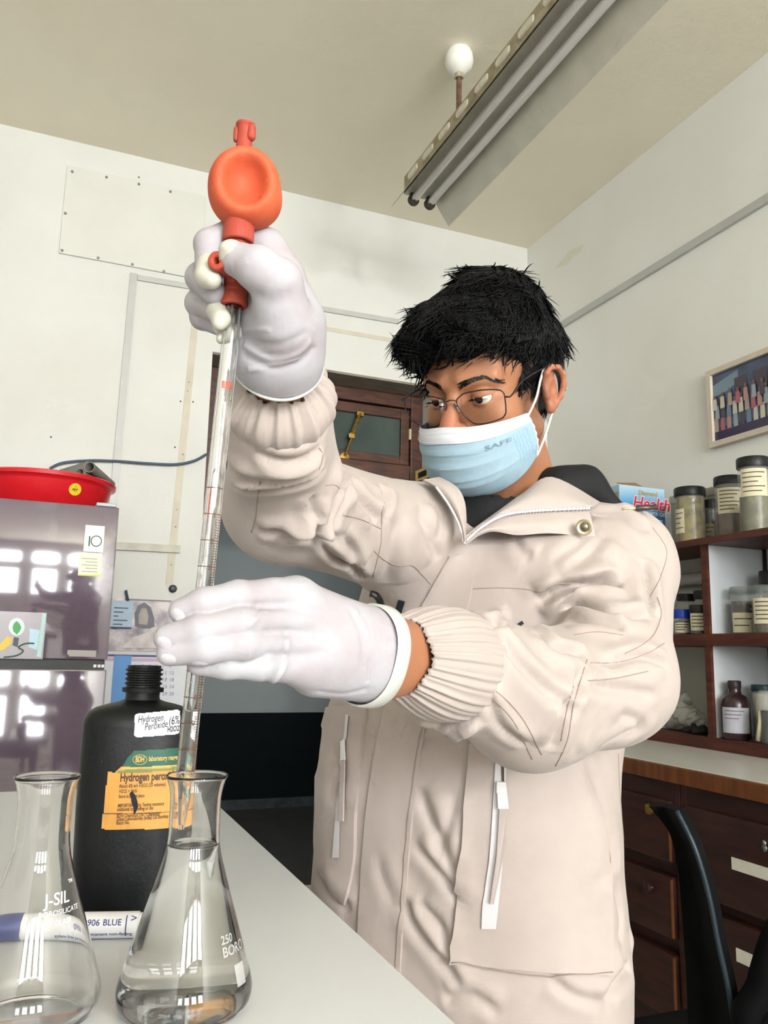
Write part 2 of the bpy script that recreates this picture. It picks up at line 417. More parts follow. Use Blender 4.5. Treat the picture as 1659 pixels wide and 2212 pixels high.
wall_strip('wall_batten', [(236, 1179), (388, 1187)], .034, mat('grubby_batten', (205, 202, 186), .6, noise=.2, nscale=18), 'short level grubby batten on the wall right of the fridge', 'batten', .02)
# small nail holes and stains: part of the wall's wear
nh = MB()
for px, py in ((300, 383), (368, 414), (215, 386), (142, 461), (134, 542), (212, 557), (285, 572), (354, 586), (433, 514), (405, 845), (408, 826), (390, 867), (417, 868), (420, 708), (382, 1101), (379, 1138), (370, 1220), (110, 944), (378, 966), (395, 982)):
    nh.lathe([(.0045, 0), (.003, .003), (0, .003)], onY(px, py, B), (0, -1, 0), 6)
tag(nh.obj('nail_hole', mat('rusty_nail', (92, 80, 66), .8), wall_back), kind='stuff')
# access panel screwed to the wall
pa, pb = onY(127, 548, B), onY(444, 427, B)
ap = empty('access_panel', (pa[0], B, pa[2]), 'flat white access panel screwed high on the back wall', 'panel')
MB().box((pa[0], B-.012, pa[2]), (pb[0], B, pb[2]), .003).obj('board', mat('panel_paint', (219, 218, 209), .7, noise=.05, nscale=5), ap)
for px, py in ((156, 371), (230, 383), (300, 398), (368, 414), (141, 461), (134, 541), (212, 557), (286, 571), (354, 586), (433, 514)):
    MB().lathe([(.007, 0), (.006, .004), (0, .004)], onY(px, py, B-.012), (0, -1, 0), 10).obj('screw', m_metal, ap)
# round black knob/socket
c = onY(373, 1272, B)
kb = empty('door_buffer', c, 'small round black buffer on the white wall above the pinned poster', 'buffer')
MB().lathe([(.018, 0), (.018, .012), (.012, .02), (0, .022)], c, (0, -1, 0), 18).obj('rubber_cap', m_dark, kb, True, 40)
# sagging cable
cab = catmull([onY(x, y, B-.02) for x, y in ((108, 1012), (135, 1000), (190, 995), (250, 996), (320, 1001), (380, 1003), (420, 995), (446, 981))], 6)
tag(MB().tube(cab, .006, 8).obj('wall_cable', mat('blue_grey_cable', (66, 84, 106), .5), None, True), 'thin blue-grey cable sagging across the back wall above the red basin', 'cable')
# posters
def sheet_on_wall(name, tl, br, m, label, cat, off=.004, parent=None):
    a = onY(*tl, B-off); b = onY(*br, B-off)
    o = MB().box((a[0], B-off, b[2]), (b[0], B-off+.003, a[2])).obj(name, m, parent)
    if label: tag(o, label, cat)
    return o, a, b
m_collage = mat('poster_print', (214, 204, 200), .4, col2=(120, 110, 120), nscale=14, detail=6)
ps = empty('wall_poster', onY(300, 1400, B), 'pale photographic poster pinned to the wall beside the fridge', 'poster')
sheet_on_wall('paper', (205, 1290), (369, 1408), m_collage, None, None, .006, ps)
sheet_on_wall('dark_band', (270, 1293), (369, 1300), mat('poster_dark', (96, 84, 90), .4), None, None, .009, ps)
for nm, poly, off, col in (('dark_figure', [(292, 1352), (291, 1325), (298, 1308), (312, 1301), (326, 1312), (333, 1335), (334, 1354), (322, 1358), (305, 1357)], .0095, (112, 110, 120)), ('pale_face', [(300, 1348), (299, 1328), (306, 1314), (316, 1314), (321, 1330), (318, 1350)], .0105, (176, 164, 156)),
                           ('pale_shape', [(262, 1400), (285, 1378), (320, 1365), (352, 1352), (366, 1360), (366, 1400)], .0100, (214, 204, 200))):
    v, f = poly_prism([onY(x, y, B-off) for x, y in poly], (0, .0006, 0)); o = mo(nm, v, f, mat('poster_'+nm, col, .5, noise=.25, nscale=25), ps); recalc(o.data)
bs = empty('blue_notice', onY(262, 1358, B), 'pale blue printed sheet hanging over the poster by the fridge edge', 'notice')
o, a, b = sheet_on_wall('paper', (222, 1296), (284, 1358), mat('pale_blue_paper', (176, 196, 212), .6, noise=.05, nscale=30), None, None, .02, bs)
m_ink = mat('dark_ink', (58, 66, 84), .6)
for k in range(6):
    z = a[2]-.03-k*.018; MB().box((a[0]+.05, B-.0215, z), (b[0]-.02-.02*(k % 3), B-.0203, z-.004)).obj('text_line', m_ink, bs)
MB().box((a[0], B-.0212, b[2]), (b[0], B-.0203, b[2]+.006)).obj('border', m_ink, bs)
MB().tube([onY(272, 1275, B-.02), onY(275, 1290, B-.022), onY(277, 1298, B-.022)], .006, 6).obj('clip', mat('blue_clip', (58, 76, 96), .5), bs)
cl = empty('wall_calendar', onY(300, 1560, B), 'white and blue calendar sheet on the wall behind the bottle neck', 'calendar')
o, a, b = sheet_on_wall('paper', (215, 1418), (392, 1640), mat('calendar_paper', (226, 228, 232), .6, noise=.04, nscale=40), None, None, .006, cl)
sheet_on_wall('violet_band', (215, 1413), (392, 1420), mat('violet_print', (72, 62, 124), .5), None, None, .009, cl)
sheet_on_wall('pink_band', (215, 1420), (392, 1430), mat('pink_print', (196, 170, 196), .5), None, None, .008, cl)
sheet_on_wall('blue_strip', (247, 1416), (274, 1560), mat('blue_print', (92, 150, 212), .5), None, None, .0095, cl)
for r in range(5):
    for k in range(6):
        q = onY(290+k*15, 1442+r*15, B-.0105); text_on('date', str(r*6+k+1), .022, plane_fn(q, (1, 0, 0), (0, 0, 1)), mat('date_ink', (150, 160, 190), .6), cl)
# ---- fittings on the right wall
a, b = onX(1175, 728, W), onX(1700, 402, W)
tag(MB().box((W-.018, b[1]-.1, a[2]-.018), (W, B, a[2]+.018), .003).obj('cable_conduit', m_conduit), 'long grey cable conduit running along the right-hand wall above the photograph', 'conduit')
c = onX(1178, 900, W-.012)
tag(MB().tube([(W-.012, c[1], .9), (W-.012, c[1], 2.88)], .011, 8).obj('white_pipe', m_white, None, True), 'thin white vertical pipe near the room corner behind the ear', 'pipe')
def wstain(pts, seed):
    r = random.Random(seed); P = [onX(x, y, W) for x, y in pts]
    c = sum(P)/len(P); v, f = poly_prism(P, (-.0008, 0, 0)); mo('stain', v, f, mat('yellow_damp_stain', (231, 229, 210), .9, noise=.05, nscale=50), wall_right)
wstain([(1198, 578), (1215, 560), (1232, 540), (1250, 532), (1262, 527), (1255, 545), (1238, 555), (1222, 572), (1208, 578)], 1)
# framed photograph
ft, fb = onX(1536, 806, W), onX(1548, 969, W)
y1 = ft[1]; z1, z0 = ft[2], fb[2]; y0 = y1-.46
pf = empty('framed_photograph', (W, (y0+y1)/2, z0), 'framed group photograph hanging on the right-hand wall', 'picture')
fr = MB(); w = .022; x0 = W-.03
for p, q in (((y0, z0), (y1, z0+w)), ((y0, z1-w), (y1, z1)), ((y0, z0+w), (y0+w, z1-w)), ((y1-w, z0+w), (y1, z1-w))): fr.box((x0, p[0], p[1]), (W, q[0], q[1]))
fr.obj('frame', mat('pale_wood_frame', (214, 202, 184), .5, noise=.1, nscale=20), pf)
MB().box((W-.016, y0+w*.8, z0+w*.8), (W-.002, y1-w*.8, z1-w*.8)).obj('print', mat('photo_background', (82, 100, 124), .15, col2=(60, 68, 92), nscale=6), pf)
xp = W-.0168
_lay = [0]
def flat(name, pts, m):          # flat print on the photograph, given as (fraction across, fraction up)
    _lay[0] += 1; P = [(xp-.00009*_lay[0], y1-w-(y1-y0-2*w)*u, z0+w+(z1-z0-2*w)*t) for u, t in pts]; v, f = poly_prism(P, (-.00004, 0, 0)); o = mo(name, v, f, m, pf); recalc(o.data)
flat('photo_ground', [(0, 0), (1, 0), (1, .16), (0, .2)], mat('photo_dusk', (56, 50, 78), .2))
flat('photo_building', [(0, .66), (.2, .7), (.32, .78), (.32, .95), (0, .84)], mat('photo_wall', (120, 142, 158), .2))
for u in (.27, .5): flat('photo_doorway', [(u, .5), (u+.15, .5), (u+.15, .84), (u, .84)], mat('photo_door', (72, 62, 76), .2))
cols = [(168, 150, 140), (150, 160, 170), (196, 190, 184), (170, 96, 110), (70, 66, 84), (204, 196, 170), (176, 140, 130), (110, 130, 150)]
for row, (t, n, hh) in enumerate(((.2, 12, .26), (.38, 13, .24), (.52, 10, .2))):
    for k in range(n):
        u = .03+k/n*.95+.02*(row % 2); hh2 = hh*(.85+.3*random.random()); wd_ = .028
        m = mat('photo_cloth_%d' % ((k*3+row) % 8), cols[(k*3+row) % 8], .2)
        flat('photo_person', [(u-wd_, t-.06), (u+wd_, t-.06), (u+wd_*.8, t+hh2*.6), (u-wd_*.8, t+hh2*.6)], m)
        c = (u, t+hh2*.75); flat('photo_head', [(c[0]+.017*math.cos(q), c[1]+.036*math.sin(q)) for q in np.linspace(0, 5.5, 7)], mat('photo_skin', (120, 92, 84), .2))

# ================================================================== ceiling light
lx, lz, ly0, ly1 = 1.372, 3.10, 1.56, 3.045
lamp = empty('fluorescent_light', (1.33, 2.587, ZC), 'twin-tube fluorescent light with slotted metal reflector hanging from the ceiling', 'ceiling light')
m_refl = mat('aged_reflector_enamel', (206, 203, 188), .45, noise=.12, nscale=8)
m_chan = mat('stained_channel_enamel', (176, 166, 140), .5, col2=(140, 128, 100), nscale=16)
MB().box((lx-.075, ly0, lz+.03), (lx+.075, ly1, lz+.112), .004).obj('channel', m_chan, lamp)
def wing(name, a, b, m):       # sheet between two lines along Y
    v, f = poly_prism([(a[0], ly0, a[1]), (a[0], ly1, a[1]), (b[0], ly1, b[1]), (b[0], ly0, b[1])], (0, 0, .003)); return mo(name, v, f, m, lamp)
wing('reflector_wing', (lx+.07, lz+.035), (lx+.145, lz-.075), m_refl)
wing('reflector_plate', (lx-.075, lz+.028), (lx+.075, lz+.028), m_refl)
wing('reflector_wing', (lx-.073, lz+.040), (lx-.131, lz-.045), m_chan)
# pressed louvres along the side of the channel
yy = ly1-.10; m_louv = mat('pale_louvre_enamel', (222, 217, 196), .4, noise=.15, nscale=40)
while yy > ly0+.1:
    zc, xs_ = lz+.080, lx-.075; hl_, hz = .048, .0165; v = []; n = 20
    for k in range(n):
        t = 2*math.pi*k/n; v.append((xs_-.0005, yy+hl_*math.copysign(abs(math.cos(t))**.35, math.cos(t)), zc+hz*math.copysign(abs(math.sin(t))**.6, math.sin(t))))
    v2 = [(xs_-.006, yy+(p[1]-yy)*.93, zc+(p[2]-zc)*.75) for p in v]
    o = mo('louvre', v+v2, [tuple(range(n, 2*n))]+[(k, (k+1) % n, n+(k+1) % n, n+k) for k in range(n)], m_louv, lamp); recalc(o.data); yy -= .15
m_tube = mat('unlit_tube_glass', (226, 224, 220), .18, spec=.6)
for dx in (-.038, .040):
    t = MB().tube([(lx+dx, ly0+.03, lz-.002), (lx+dx, ly1-.03, lz-.002)], .0165, 18).obj('fluorescent_tube', m_tube, lamp, True, 40)
    for yq, s in ((ly1-.03, 1), (ly0+.03, -1)):
        MB().lathe([(0, 0), (.017, 0), (.017, .022), (0, .022)], (lx+dx, yq-s*.022, lz-.002), (0, s, 0), 18).obj('end_cap', m_metal, t, True, 40)
        hq = MB(); hq.lathe([(.021, 0), (.025, .004), (.025, .018), (.021, .022), (.013, .022), (.013, 0), (.021, 0)], (lx+dx, yq-s*.004, lz-.004), (0, s, 0), 20)
        hq.box((lx+dx-.014, yq, lz-.005), (lx+dx+.014, yq+s*.016, lz+.04)); hq.obj('lamp_holder', mat('dark_holder', (52, 46, 34), .5), lamp, True, 40)
rx, ry = 1.329, 2.587
MB().tube([(rx, ry, lz+.10), (rx, ry, 3.44)], .0105, 10).obj('hanging_rod', mat('rusty_rod', (126, 96, 76), .6, col2=(92, 70, 56), nscale=40), lamp, True, 40)
MB().lathe([(.016, 0), (.024, .004), (.05, .03), (.057, .055), (.054, .085), (.045, .1)], (rx, ry, ZC-.1), (0, 0, 1), 28).obj('ceiling_rose', mat('white_enamel', (240, 238, 230), .3), lamp, True)
MB().lathe([(.013, 0), (.02, .004), (.018, .018), (.013, .022)], (rx, ry, ZC-.117), (0, 0, 1), 14).obj('rod_collar', mat('flaking_paint', (196, 188, 160), .6, noise=.4, nscale=60), lamp, True)
# ================================================================== work table
TZ = .92; TX = .262
tb = empty('work_table', (-.4, .8, 0), 'white-topped work table in the foreground carrying the flasks', 'table')
m_top = mat('white_laminate', (216, 218, 217), .32, noise=.025, nscale=3, bump=.02, bscale=90)
MB().box((-1.1, .1, TZ-.035), (TX, 1.468, TZ), .004).obj('tabletop', m_top, tb, True, 40)
MB().box((-1.0, .2, TZ-.13), (TX-.09, 1.38, TZ-.035)).obj('apron', m_wood, tb)
for x in (-1.04, TX-.13):
    for y in (.16, 1.36): MB().box((x, y, 0), (x+.06, y+.06, TZ-.035), .004).obj('leg', m_wood, tb)

# ================================================================== glassware
m_glass = mat('clear_glass', (255, 255, 255, 1)[:3], .0, trans=1.0, ior=1.47)
m_glass.node_tree.nodes['Principled BSDF'].inputs['Base Color'].default_value = (1, 1, 1, 1)
m_water = mat('clear_liquid', (255, 255, 255), .0, trans=1.0, ior=1.333)
m_water.node_tree.nodes['Principled BSDF'].inputs['Base Color'].default_value = (.995, 1, .99, 1)
m_print = mat('white_enamel_print', (244, 244, 244), .4); m_printf = mat('faded_enamel_print', (240, 240, 240), .4, alpha=.35)
FL = [(.0, .0), (.030, .0), (.0365, .0012), (.0412, .0062), (.0428, .0125), (.0420, .0190), (.0395, .0275), (.0300, .0575), (.0205, .0880),
      (.0178, .0985), (.0168, .1060), (.0166, .1150), (.0166, .1280), (.0170, .1330), (.0182, .1390), (.0196, .1430)]
def prof_smooth(P, per=5):
    return [(max(0, p[0]), p[1]) for p in catmull([(a, b, 0) for a, b in P], per)]
FO = prof_smooth(FL)
def flask_r(h):
    return float(np.interp(h, [p[1] for p in FO], [p[0] for p in FO]))
tck = .0015
def flask(c, label, level=None):
    e = empty('conical_flask', c, label, 'flask')
    inner = [(max(r-tck, 0), h+(.0022 if h < .004 else .0)) for r, h in FO if r > .0 or h == 0]
    inner = [(0, .0022), (.029, .0022)]+[(r-tck, h) for r, h in FO if h > .0042]
    rim = [(.0204, .1440), (.0205, .1452), (.0199, .1458), (.0190, .1452), (.0184, .1435)]
    v, f = lathe_geo(FO+rim+inner[::-1], c, (0, 0, 1), 72)
    g = mo('glass_body', v, f, m_glass, e, True); recalc(g.data)
    if level:
        wv = [(0, .0021), (.0292, .0021)]+[(r-tck+.00025, h) for r, h in FO if .0042 < h < level]
        rr = flask_r(level)-tck+.00025
        wv += [(rr, level+.0012), (rr-.001, level+.0002), (rr-.003, level-.0006), (0, level-.0008)]
        v, f = lathe_geo(wv, c, (0, 0, 1), 72); w = mo('liquid', v, f, m_water, e, True, 50); recalc(w.data)
    return e
def flask_fn(c, a0, h0, off=.0004):
    c = V(c)
    def fn(x, y):
        sl = .95; h = h0+y*sl; r = flask_r(h)+off; a = a0+x/max(r, .004)
        return c+V((r*math.cos(a), r*math.sin(a), h))
    return fn
c1 = onZ(426, 1676, TZ+.145); c1[2] = TZ+.0004
c2 = onZ(103, 1678, TZ+.145); c2[2] = TZ+.0004
fk1 = flask(c1, 'conical flask filled with clear liquid under the pipette', .101)
fk2 = flask(c2, 'empty conical flask at the left edge of the table', None)
va = lambda c: math.atan2(-c[1], -c[0])            # direction from a thing to the camera
a = va(c2)+math.radians(10)
text_on('lettering', 'J-SIL', .0100, flask_fn(c2, a, .0720), m_print, fk2, bold=.004, space=.95)
text_on('lettering', 'BOROSILICATE', .0042, flask_fn(c2, a-.12, .0665), m_print, fk2, space=1.0)
text_on('lettering', 'GLASS', .0042, flask_fn(c2, a+.22, .0610), m_print, fk2, space=1.0)
text_on('lettering', 'TM', .0030, flask_fn(c2, a+.72, .0820), m_print, fk2, bold=.015)
a = va(c1)+math.radians(38)
for s, h, sz in (('250', .0465, .007), ('BORO', .0395, .0082)): text_on('lettering', s, sz, flask_fn(c1, a, h), m_printf, fk1, bold=.015)
def patch_fn(fn, x0, x1, y0, y1, m, name, parent, n=6):
    v = [fn(x0+(x1-x0)*i/n, y0+(y1-y0)*j/n) for j in range(n+1) for i in range(n+1)]
    f = [(j*(n+1)+i, j*(n+1)+i+1, (j+1)*(n+1)+i+1, (j+1)*(n+1)+i) for j in range(n) for i in range(n)]
    return mo(name, v, f, m, parent, True)
patch_fn(flask_fn(c1, a+.12, .0215), .004, .014, 0, .0125, m_printf, 'marking_spot', fk1)

# ================================================================== black reagent bottle
m_hdpe = mat('black_hdpe', (11, 14, 16), .42, spec=.35, bump=.04, bscale=300)
bc = onZ(274, 1990, TZ); bc = bc+nrm((bc[0], bc[1], 0))*.034; bc[2] = TZ
byw = YAW+math.radians(-17)
EX = V((math.cos(byw), -math.sin(byw), 0)); EY = V((-math.sin(byw)*-1, math.cos(byw), 0)); EY = V((math.sin(byw), math.cos(byw), 0))
bt = empty('reagent_bottle', bc, 'black oval plastic bottle of hydrogen peroxide standing behind the flasks', 'bottle')
BA, BB = .0505, .034
def bring(a, b, h, e, n=64):
    out = []
    for j in range(n):
        w = 2*math.pi*j/n; cx_, sx_ = math.cos(w), math.sin(w)
        out.append(bc+EX*(a*math.copysign(abs(cx_)**e, cx_))+EY*(b*math.copysign(abs(sx_)**e, sx_))+V((0, 0, h)))
    return out
rings = [(.044, .028, .0, .8), (.0475, .0315, .002, .8), (.049, .033, .008, .8), (.0495, .0335, .05, .8), (BA, BB, .10, .8), (BA, BB, .183, .8), (.0498, .0335, .189, .8),
         (.0465, .031, .1945, .82), (.040, .0275, .1985, .86), (.030, .0225, .2015, .92), (.021, .019, .2035, 1), (.0158, .0158, .2055, 1), (.0152, .0152, .208, 1),
         (.0152, .0152, .2120, 1), (.0185, .0185, .2125, 1), (.0187, .0187, .2162, 1), (.0152, .0152, .2168, 1)]
h = .2185
for k in range(4): rings += [(.0150, .0150, h, 1), (.0168, .0168, h+.0008, 1), (.0168, .0168, h+.0020, 1), (.0150, .0150, h+.0028, 1)]; h += .0042
rings += [(.0150, .0150, h+.001, 1), (.0128, .0128, h+.001, 1), (.0128, .0128, h-.02, 1)]
rings = [(a_, b_, h_ if h_ < .1 else h_-.024 if h_ > .15 else h_-.012, e_) for a_, b_, h_, e_ in rings]
v = []; f = []
for r in rings: v += bring(*r)
for i in range(len(rings)-1):
    for j in range(64): f.append((i*64+j, i*64+(j+1) % 64, (i+1)*64+(j+1) % 64, (i+1)*64+j))
f.append(tuple(range(64))[::-1]); f.append(tuple((len(rings)-1)*64+j for j in range(64)))
ob = mo('bottle_body', v, f, m_hdpe, bt, True, 35); recalc(ob.data)
def bsurf(x, h, off=.0004):
    t = min(1, abs(x)/BA); y = BB*(1-t**(2/.8))**(.8/2); return bc+EX*x-EY*(y+off)+V((0, 0, h))
def bpix(px, py):                     # pixel -> bottle surface coordinates (x, h)
    n = -EY; p0 = bc-EY*BB*.93; r = ray(px, py); t = ((p0-CAM)@n)/(r@n); P = CAM+r*t
    return float((P-bc)@EX), float(P[2]-TZ)
def inpoly(x, y, P):
    c = False; n = len(P)
    for i in range(n):
        x1, y1 = P[i]; x2, y2 = P[(i+1) % n]
        if (y1 > y) != (y2 > y) and x < (x2-x1)*(y-y1)/(y2-y1)+x1: c = not c
    return c
def decal(name, poly_px, m, off, parent, n=70, mapf=None, surf=None, lay=None):
    mapf = mapf or bpix; surf = surf or bsurf
    P = [mapf(*p) for p in poly_px]; xs = [p[0] for p in P]; ys = [p[1] for p in P]
    x0, x1, y0, y1 = min(xs), max(xs), min(ys), max(ys); nx = n; ny = max(4, int(n*(y1-y0)/(x1-x0))); v = []; f = []
    for j in range(ny+1):
        for i in range(nx+1): v.append(surf(x0+(x1-x0)*i/nx, y0+(y1-y0)*j/ny, off))
    for j in range(ny):
        for i in range(nx):
            if inpoly(x0+(x1-x0)*(i+.5)/nx, y0+(y1-y0)*(j+.5)/ny, P): q = j*(nx+1)+i; f.append((q, q+1, q+nx+2, q+nx+1))
    used = sorted({i for q in f for i in q}); ix = {u: k for k, u in enumerate(used)}
    return mo(name, [v[u] for u in used], [tuple(ix[i] for i in q) for q in f], m, parent, True)
st = decal('handwritten_sticker', [(291, 1545), (296, 1541), (384, 1533), (390, 1537), (388, 1583), (384, 1586), (296, 1592), (290, 1588)], mat('white_sticker', (232, 232, 240), .5), .0006, bt)
m_pen = mat('black_pen', (26, 26, 34), .6)
def btext(name, s, px, py, size, m, parent, off=.0009, rot=0.0, shear=0.0, bold=0.0, space=1.0, sx=.62):
    x0, h0 = bpix(px, py); cr, sr = math.cos(rot), math.sin(rot)
    return text_on(name, s, size, lambda x, y: bsurf(x0+x*sx*cr-y*sr, h0+x*sx*sr+y*cr, off), m, parent, shear=shear, bold=bold, space=space)
btext('handwriting', 'Hydrogen', 297, 1561, .0088, m_pen, st, rot=.08, shear=.25)
btext('handwriting', 'Peroxide', 312, 1577, .0088, m_pen, st, rot=.14, shear=.25)
btext('handwriting', '(6%', 364, 1566, .0105, m_pen, st, rot=.1, shear=.15)
btext('handwriting', 'H2O2)', 361, 1581, .0066, m_pen, st, rot=.08, shear=.1, bold=.02)
m_or = mat('orange_label_paper', (202, 146, 66), .45, noise=.1, nscale=60)
m_gr = mat('green_label_paper', (30, 88, 70), .4, noise=.12, nscale=50)
m_gold = mat('gold_label_print', (206, 168, 84), .45)
lb = decal('orange_label', [(233, 1666), (240, 1667), (247, 1670), (256, 1660), (262, 1655), (420, 1650), (420, 1789), (300, 1790), (219, 1791)], m_or, .0005, bt, 90)
lg = decal('green_label', [(263, 1655), (268, 1650), (275, 1636), (283, 1628), (290, 1621), (310, 1620), (420, 1614), (420, 1652), (300, 1656)], m_gr, .0006, bt, 90)
decal('gold_stripe', [(262, 1658), (420, 1650), (420, 1653.5), (261, 1661)], m_gold, .0009, lg, 60)
decal('green_stripe', [(258, 1663), (420, 1656), (420, 1663), (252, 1669)], mat('olive_stripe', (112, 124, 66), .45), .0008, lg, 60)
decal('tear_hole', [(281, 1711), (286, 1708), (293, 1717), (297, 1730), (298, 1742), (292, 1756), (289, 1758), (288, 1742), (284, 1732), (283, 1722), (280, 1716)], m_hdpe, .0010, lb, 24)
m_brn = mat('brown_print', (66, 40, 20), .5)
ov = [(302+15*math.cos(t), 1640+10.5*math.sin(t)) for t in np.linspace(0, 6.283, 22)[:-1]]
x_, h_ = zip(*[bpix(*p) for p in ov]); MBo = MB(); MBo.tube([bsurf(a_, b_, .0008) for a_, b_ in zip(x_, h_)], .0003, 5, closed=True); MBo.obj('oval_logo', m_gold, lg)
btext('label_text', 'BDH', 292, 1645, .0068, m_gold, lg, bold=.03, sx=.55)
btext('label_text', 'laboratory reagent', 321, 1643, .0060, m_gold, lg, rot=.02, bold=.02)
btext('label_text', 'Hydrogen peroxide', 259, 1687, .0098, m_brn, lb, rot=.015, bold=.03, space=1.0)
for s, x, y, z in (('About 6% w/v H2O2 (20 volumes)', 257, 1701, .0045), ('H2O2 = 34.01', 257, 1712, .0042), ('Store in a cool place', 256, 1723, .0042), ('IMPORTANT  No Testing necessary', 254, 1743, .0042),
                   ('additional to handling or use', 253, 1751, .0042), ('BDH Chemicals Div / Chemicals', 252, 1765, .0044), ('Glaxo Laboratories (India) Ltd Bombay', 252, 1772, .0044), ('Batch No.', 251, 1780, .0044)):
    btext('label_text', s, x, y, z, m_brn, lb, rot=.015, bold=.012)
decal('rule_line', [(222, 1756.5), (420, 1752), (420, 1753.5), (222, 1758)], m_brn, .0009, lb, 60)

# ================================================================== marker pen lying in front of the bottle
mr = .0098
mc = onZ(190, 2027, TZ); mc = V((mc[0], mc[1], TZ+mr))
MX = V((math.cos(YAW-.12), -math.sin(YAW-.12), 0)); MN = V((math.sin(YAW-.12), math.cos(YAW-.12), 0))
mk = empty('marker_pen', mc, 'white marker pen with blue print lying in front of the black bottle', 'marker')
def mlen(px): r = ray(px, 2000); n = MN; t = ((mc-CAM)@n)/(r@n); return float((CAM+r*t-mc)@MX)
def mseg(name, x0, x1, r0, m, cap=True):
    v, f = lathe_geo([(0, x0), (r0*.96, x0), (r0, x0+.0006), (r0, x1-.0006), (r0*.96, x1), (0, x1)], mc, MX, 32); o = mo(name, v, f, m, mk, True, 40); recalc(o.data)
m_mw = mat('white_marker_barrel', (238, 238, 240), .3); m_mb = mat('blue_marker_print', (44, 56, 128), .35)
mseg('barrel', mlen(46), mlen(300), mr, m_mw); mseg('blue_cap', mlen(-70), mlen(46), mr*1.03, m_mb); mseg('end_plug', mlen(300), mlen(318), mr*.9, m_mw)
def mk_fn(px, up):
    x0 = mlen(px)
    def fn(x, y):
        a = up+y/mr; return mc+MX*(x0+x)+(-MN*math.cos(a)+V((0, 0, 1))*math.sin(a))*(mr+.0003)
    return fn
for s, px, up, z in (('0906', 184, .25, .0064), ('BLUE', 226, .25, .0064), ('xylene free permanent non-fading', 130, -.55, .0042)): text_on('lettering', s, z, mk_fn(px, up), m_mb, mk, bold=.01)
MB().tube([mk_fn(276, a_)(0, 0) for a_ in np.linspace(-.6, 1.0, 9)], .0004, 5).obj('ring_line', m_mb, mk)
v, f = text_geo('>', .009); mo('arrow', [mk_fn(284, .45)(p[0], p[1]) for p in v], f, m_mb, mk)

# ================================================================== pipette
pt = lambda y, d=None: at(505+(398-505)*(y-665)/(1690-665), y, .6125+(.566-.6125)*(y-665)/(1690-665))
Ptop, Pbot = pt(610), pt(1692); pd = nrm(Pbot-Ptop)
PL = np.linalg.norm(Pbot-Ptop); PR, PI = .0063, .0043
pe = empty('glass_pipette', Pbot, 'long graduated glass pipette held upright over the filled flask', 'pipette')
tip = PL+.030
prof = [(PI, 0), (PR, 0), (PR, PL), (PR*.9, PL+.006), (.0026, tip), (.0018, tip), (.0018, tip-.003), (PI*.85, PL+.004), (PI, PL-.002), (PI, 0)]
v, f = lathe_geo(prof, Ptop, pd, 32); o = mo('glass_tube', v, f, m_glass, pe, True, 30); recalc(o.data)
lv = np.linalg.norm(pt(1533)-Ptop)
v, f = lathe_geo([(0, lv+.0012), (PI*.6, lv+.0008), (PI+.0002, lv), (PI+.0002, PL-.002), (PI*.86, PL+.0042), (.0019, tip-.003), (0, tip-.003)], Ptop, pd, 24)
o = mo('liquid_column', v, f, m_water, pe, True, 40); recalc(o.data)
pa, pb = frame_axes(pd)
camd = nrm(CAM-pt(1200)); rgt = nrm(np.cross(pd, camd)); 
if rgt@RT < 0: rgt = -rgt
def arc(y, a0, a1, w, r=PR+.0002, n=8):
    c = pt(y); v = []; 
    for i in range(n+1):
        t = a0+(a1-a0)*i/n; d = camd*math.cos(t)+rgt*math.sin(t); d = nrm(d-pd*(d@pd)); v += [c+d*r-pd*w/2, c+d*r+pd*w/2]
    return v, [(2*i, 2*i+1, 2*i+3, 2*i+2) for i in range(n)]
m_amb = mat('amber_graduation', (110, 72, 44), .6)
minor = MB(); k = 0
y = 1056.0
while y < 1670:
    if k % 10 == 0: v, f = arc(y, -1.45, 1.5, .0006, n=14); mo('graduation_ring', v, f, m_amb, pe)
    elif y > 1110: minor.add(*arc(y, .45, 1.25 if k % 5 else 1.45, .00035, n=5))
    y += 5.62; k += 1
tag(minor.obj('graduation_marks', m_amb, pe, fix=False), kind='stuff')
for y, s in ((1062, '0'), (1120, '1'), (1176, '2'), (1232, '3'), (1510, '8'), (1566, '9'), (1622, '10')):
    def fn(x, q, y=y):
        c = pt(y)+pd*-q; t = .05+x/PR; d = camd*math.cos(t)+rgt*math.sin(t); d = nrm(d-pd*(d@pd)); return c+d*(PR+.0003)
    text_on('graduation_number', s, .0055, fn, m_amb, pe)
v, f = arc(836, -.45, .75, .0055, n=10); mo('orange_mark', v, f, mat('orange_stain', (240, 96, 50), .5, alpha=.75, noise=.3, nscale=300), pe, True)

# ---- rubber pipette filler on top
m_rub = mat('orange_rubber', (202, 92, 56), .65, col2=(186, 78, 46), nscale=40, bump=.03, bscale=300)
m_rubd = mat('red_rubber', (172, 72, 54), .65, col2=(156, 60, 44), nscale=60, bump=.03, bscale=300)
pf_ = empty('pipette_filler', pt(650), 'orange rubber bulb pipette filler on top of the pipette', 'pipette filler')
ax = lambda y: at(505+(531-505)*(665-y)/(665-262), y, .6125+.012*(665-y)/403)
Bc = at(528, 404, .621); bu = nrm(ax(262)-ax(520))
bx_ = nrm(RT-bu*(RT@bu)); bn = np.cross(bu, bx_)
if bn@(CAM-Bc) < 0: bn = -bn
MM = np.stack([bx_, bu, bn], 1)
def bulb(P):
    d = sd_ell(P, Bc, (.0273, .0295, .0262), MM)
    lob = sd_ell(P, Bc-bu*.012+bx_*.003, (.0250, .019, .0245), MM); d = smin(d, lob, .008)
    dent = sd_ell(P, Bc+bn*.0275+bx_*.0042-bu*.001, (.0182, .0222, .0250), MM)
    d = smax(d, -dent, .009)
    return d
v, f = grid_mesh(bulb, Bc-.042, Bc+.042, .0011); npmesh('bulb', v, f, m_rub, pf_)
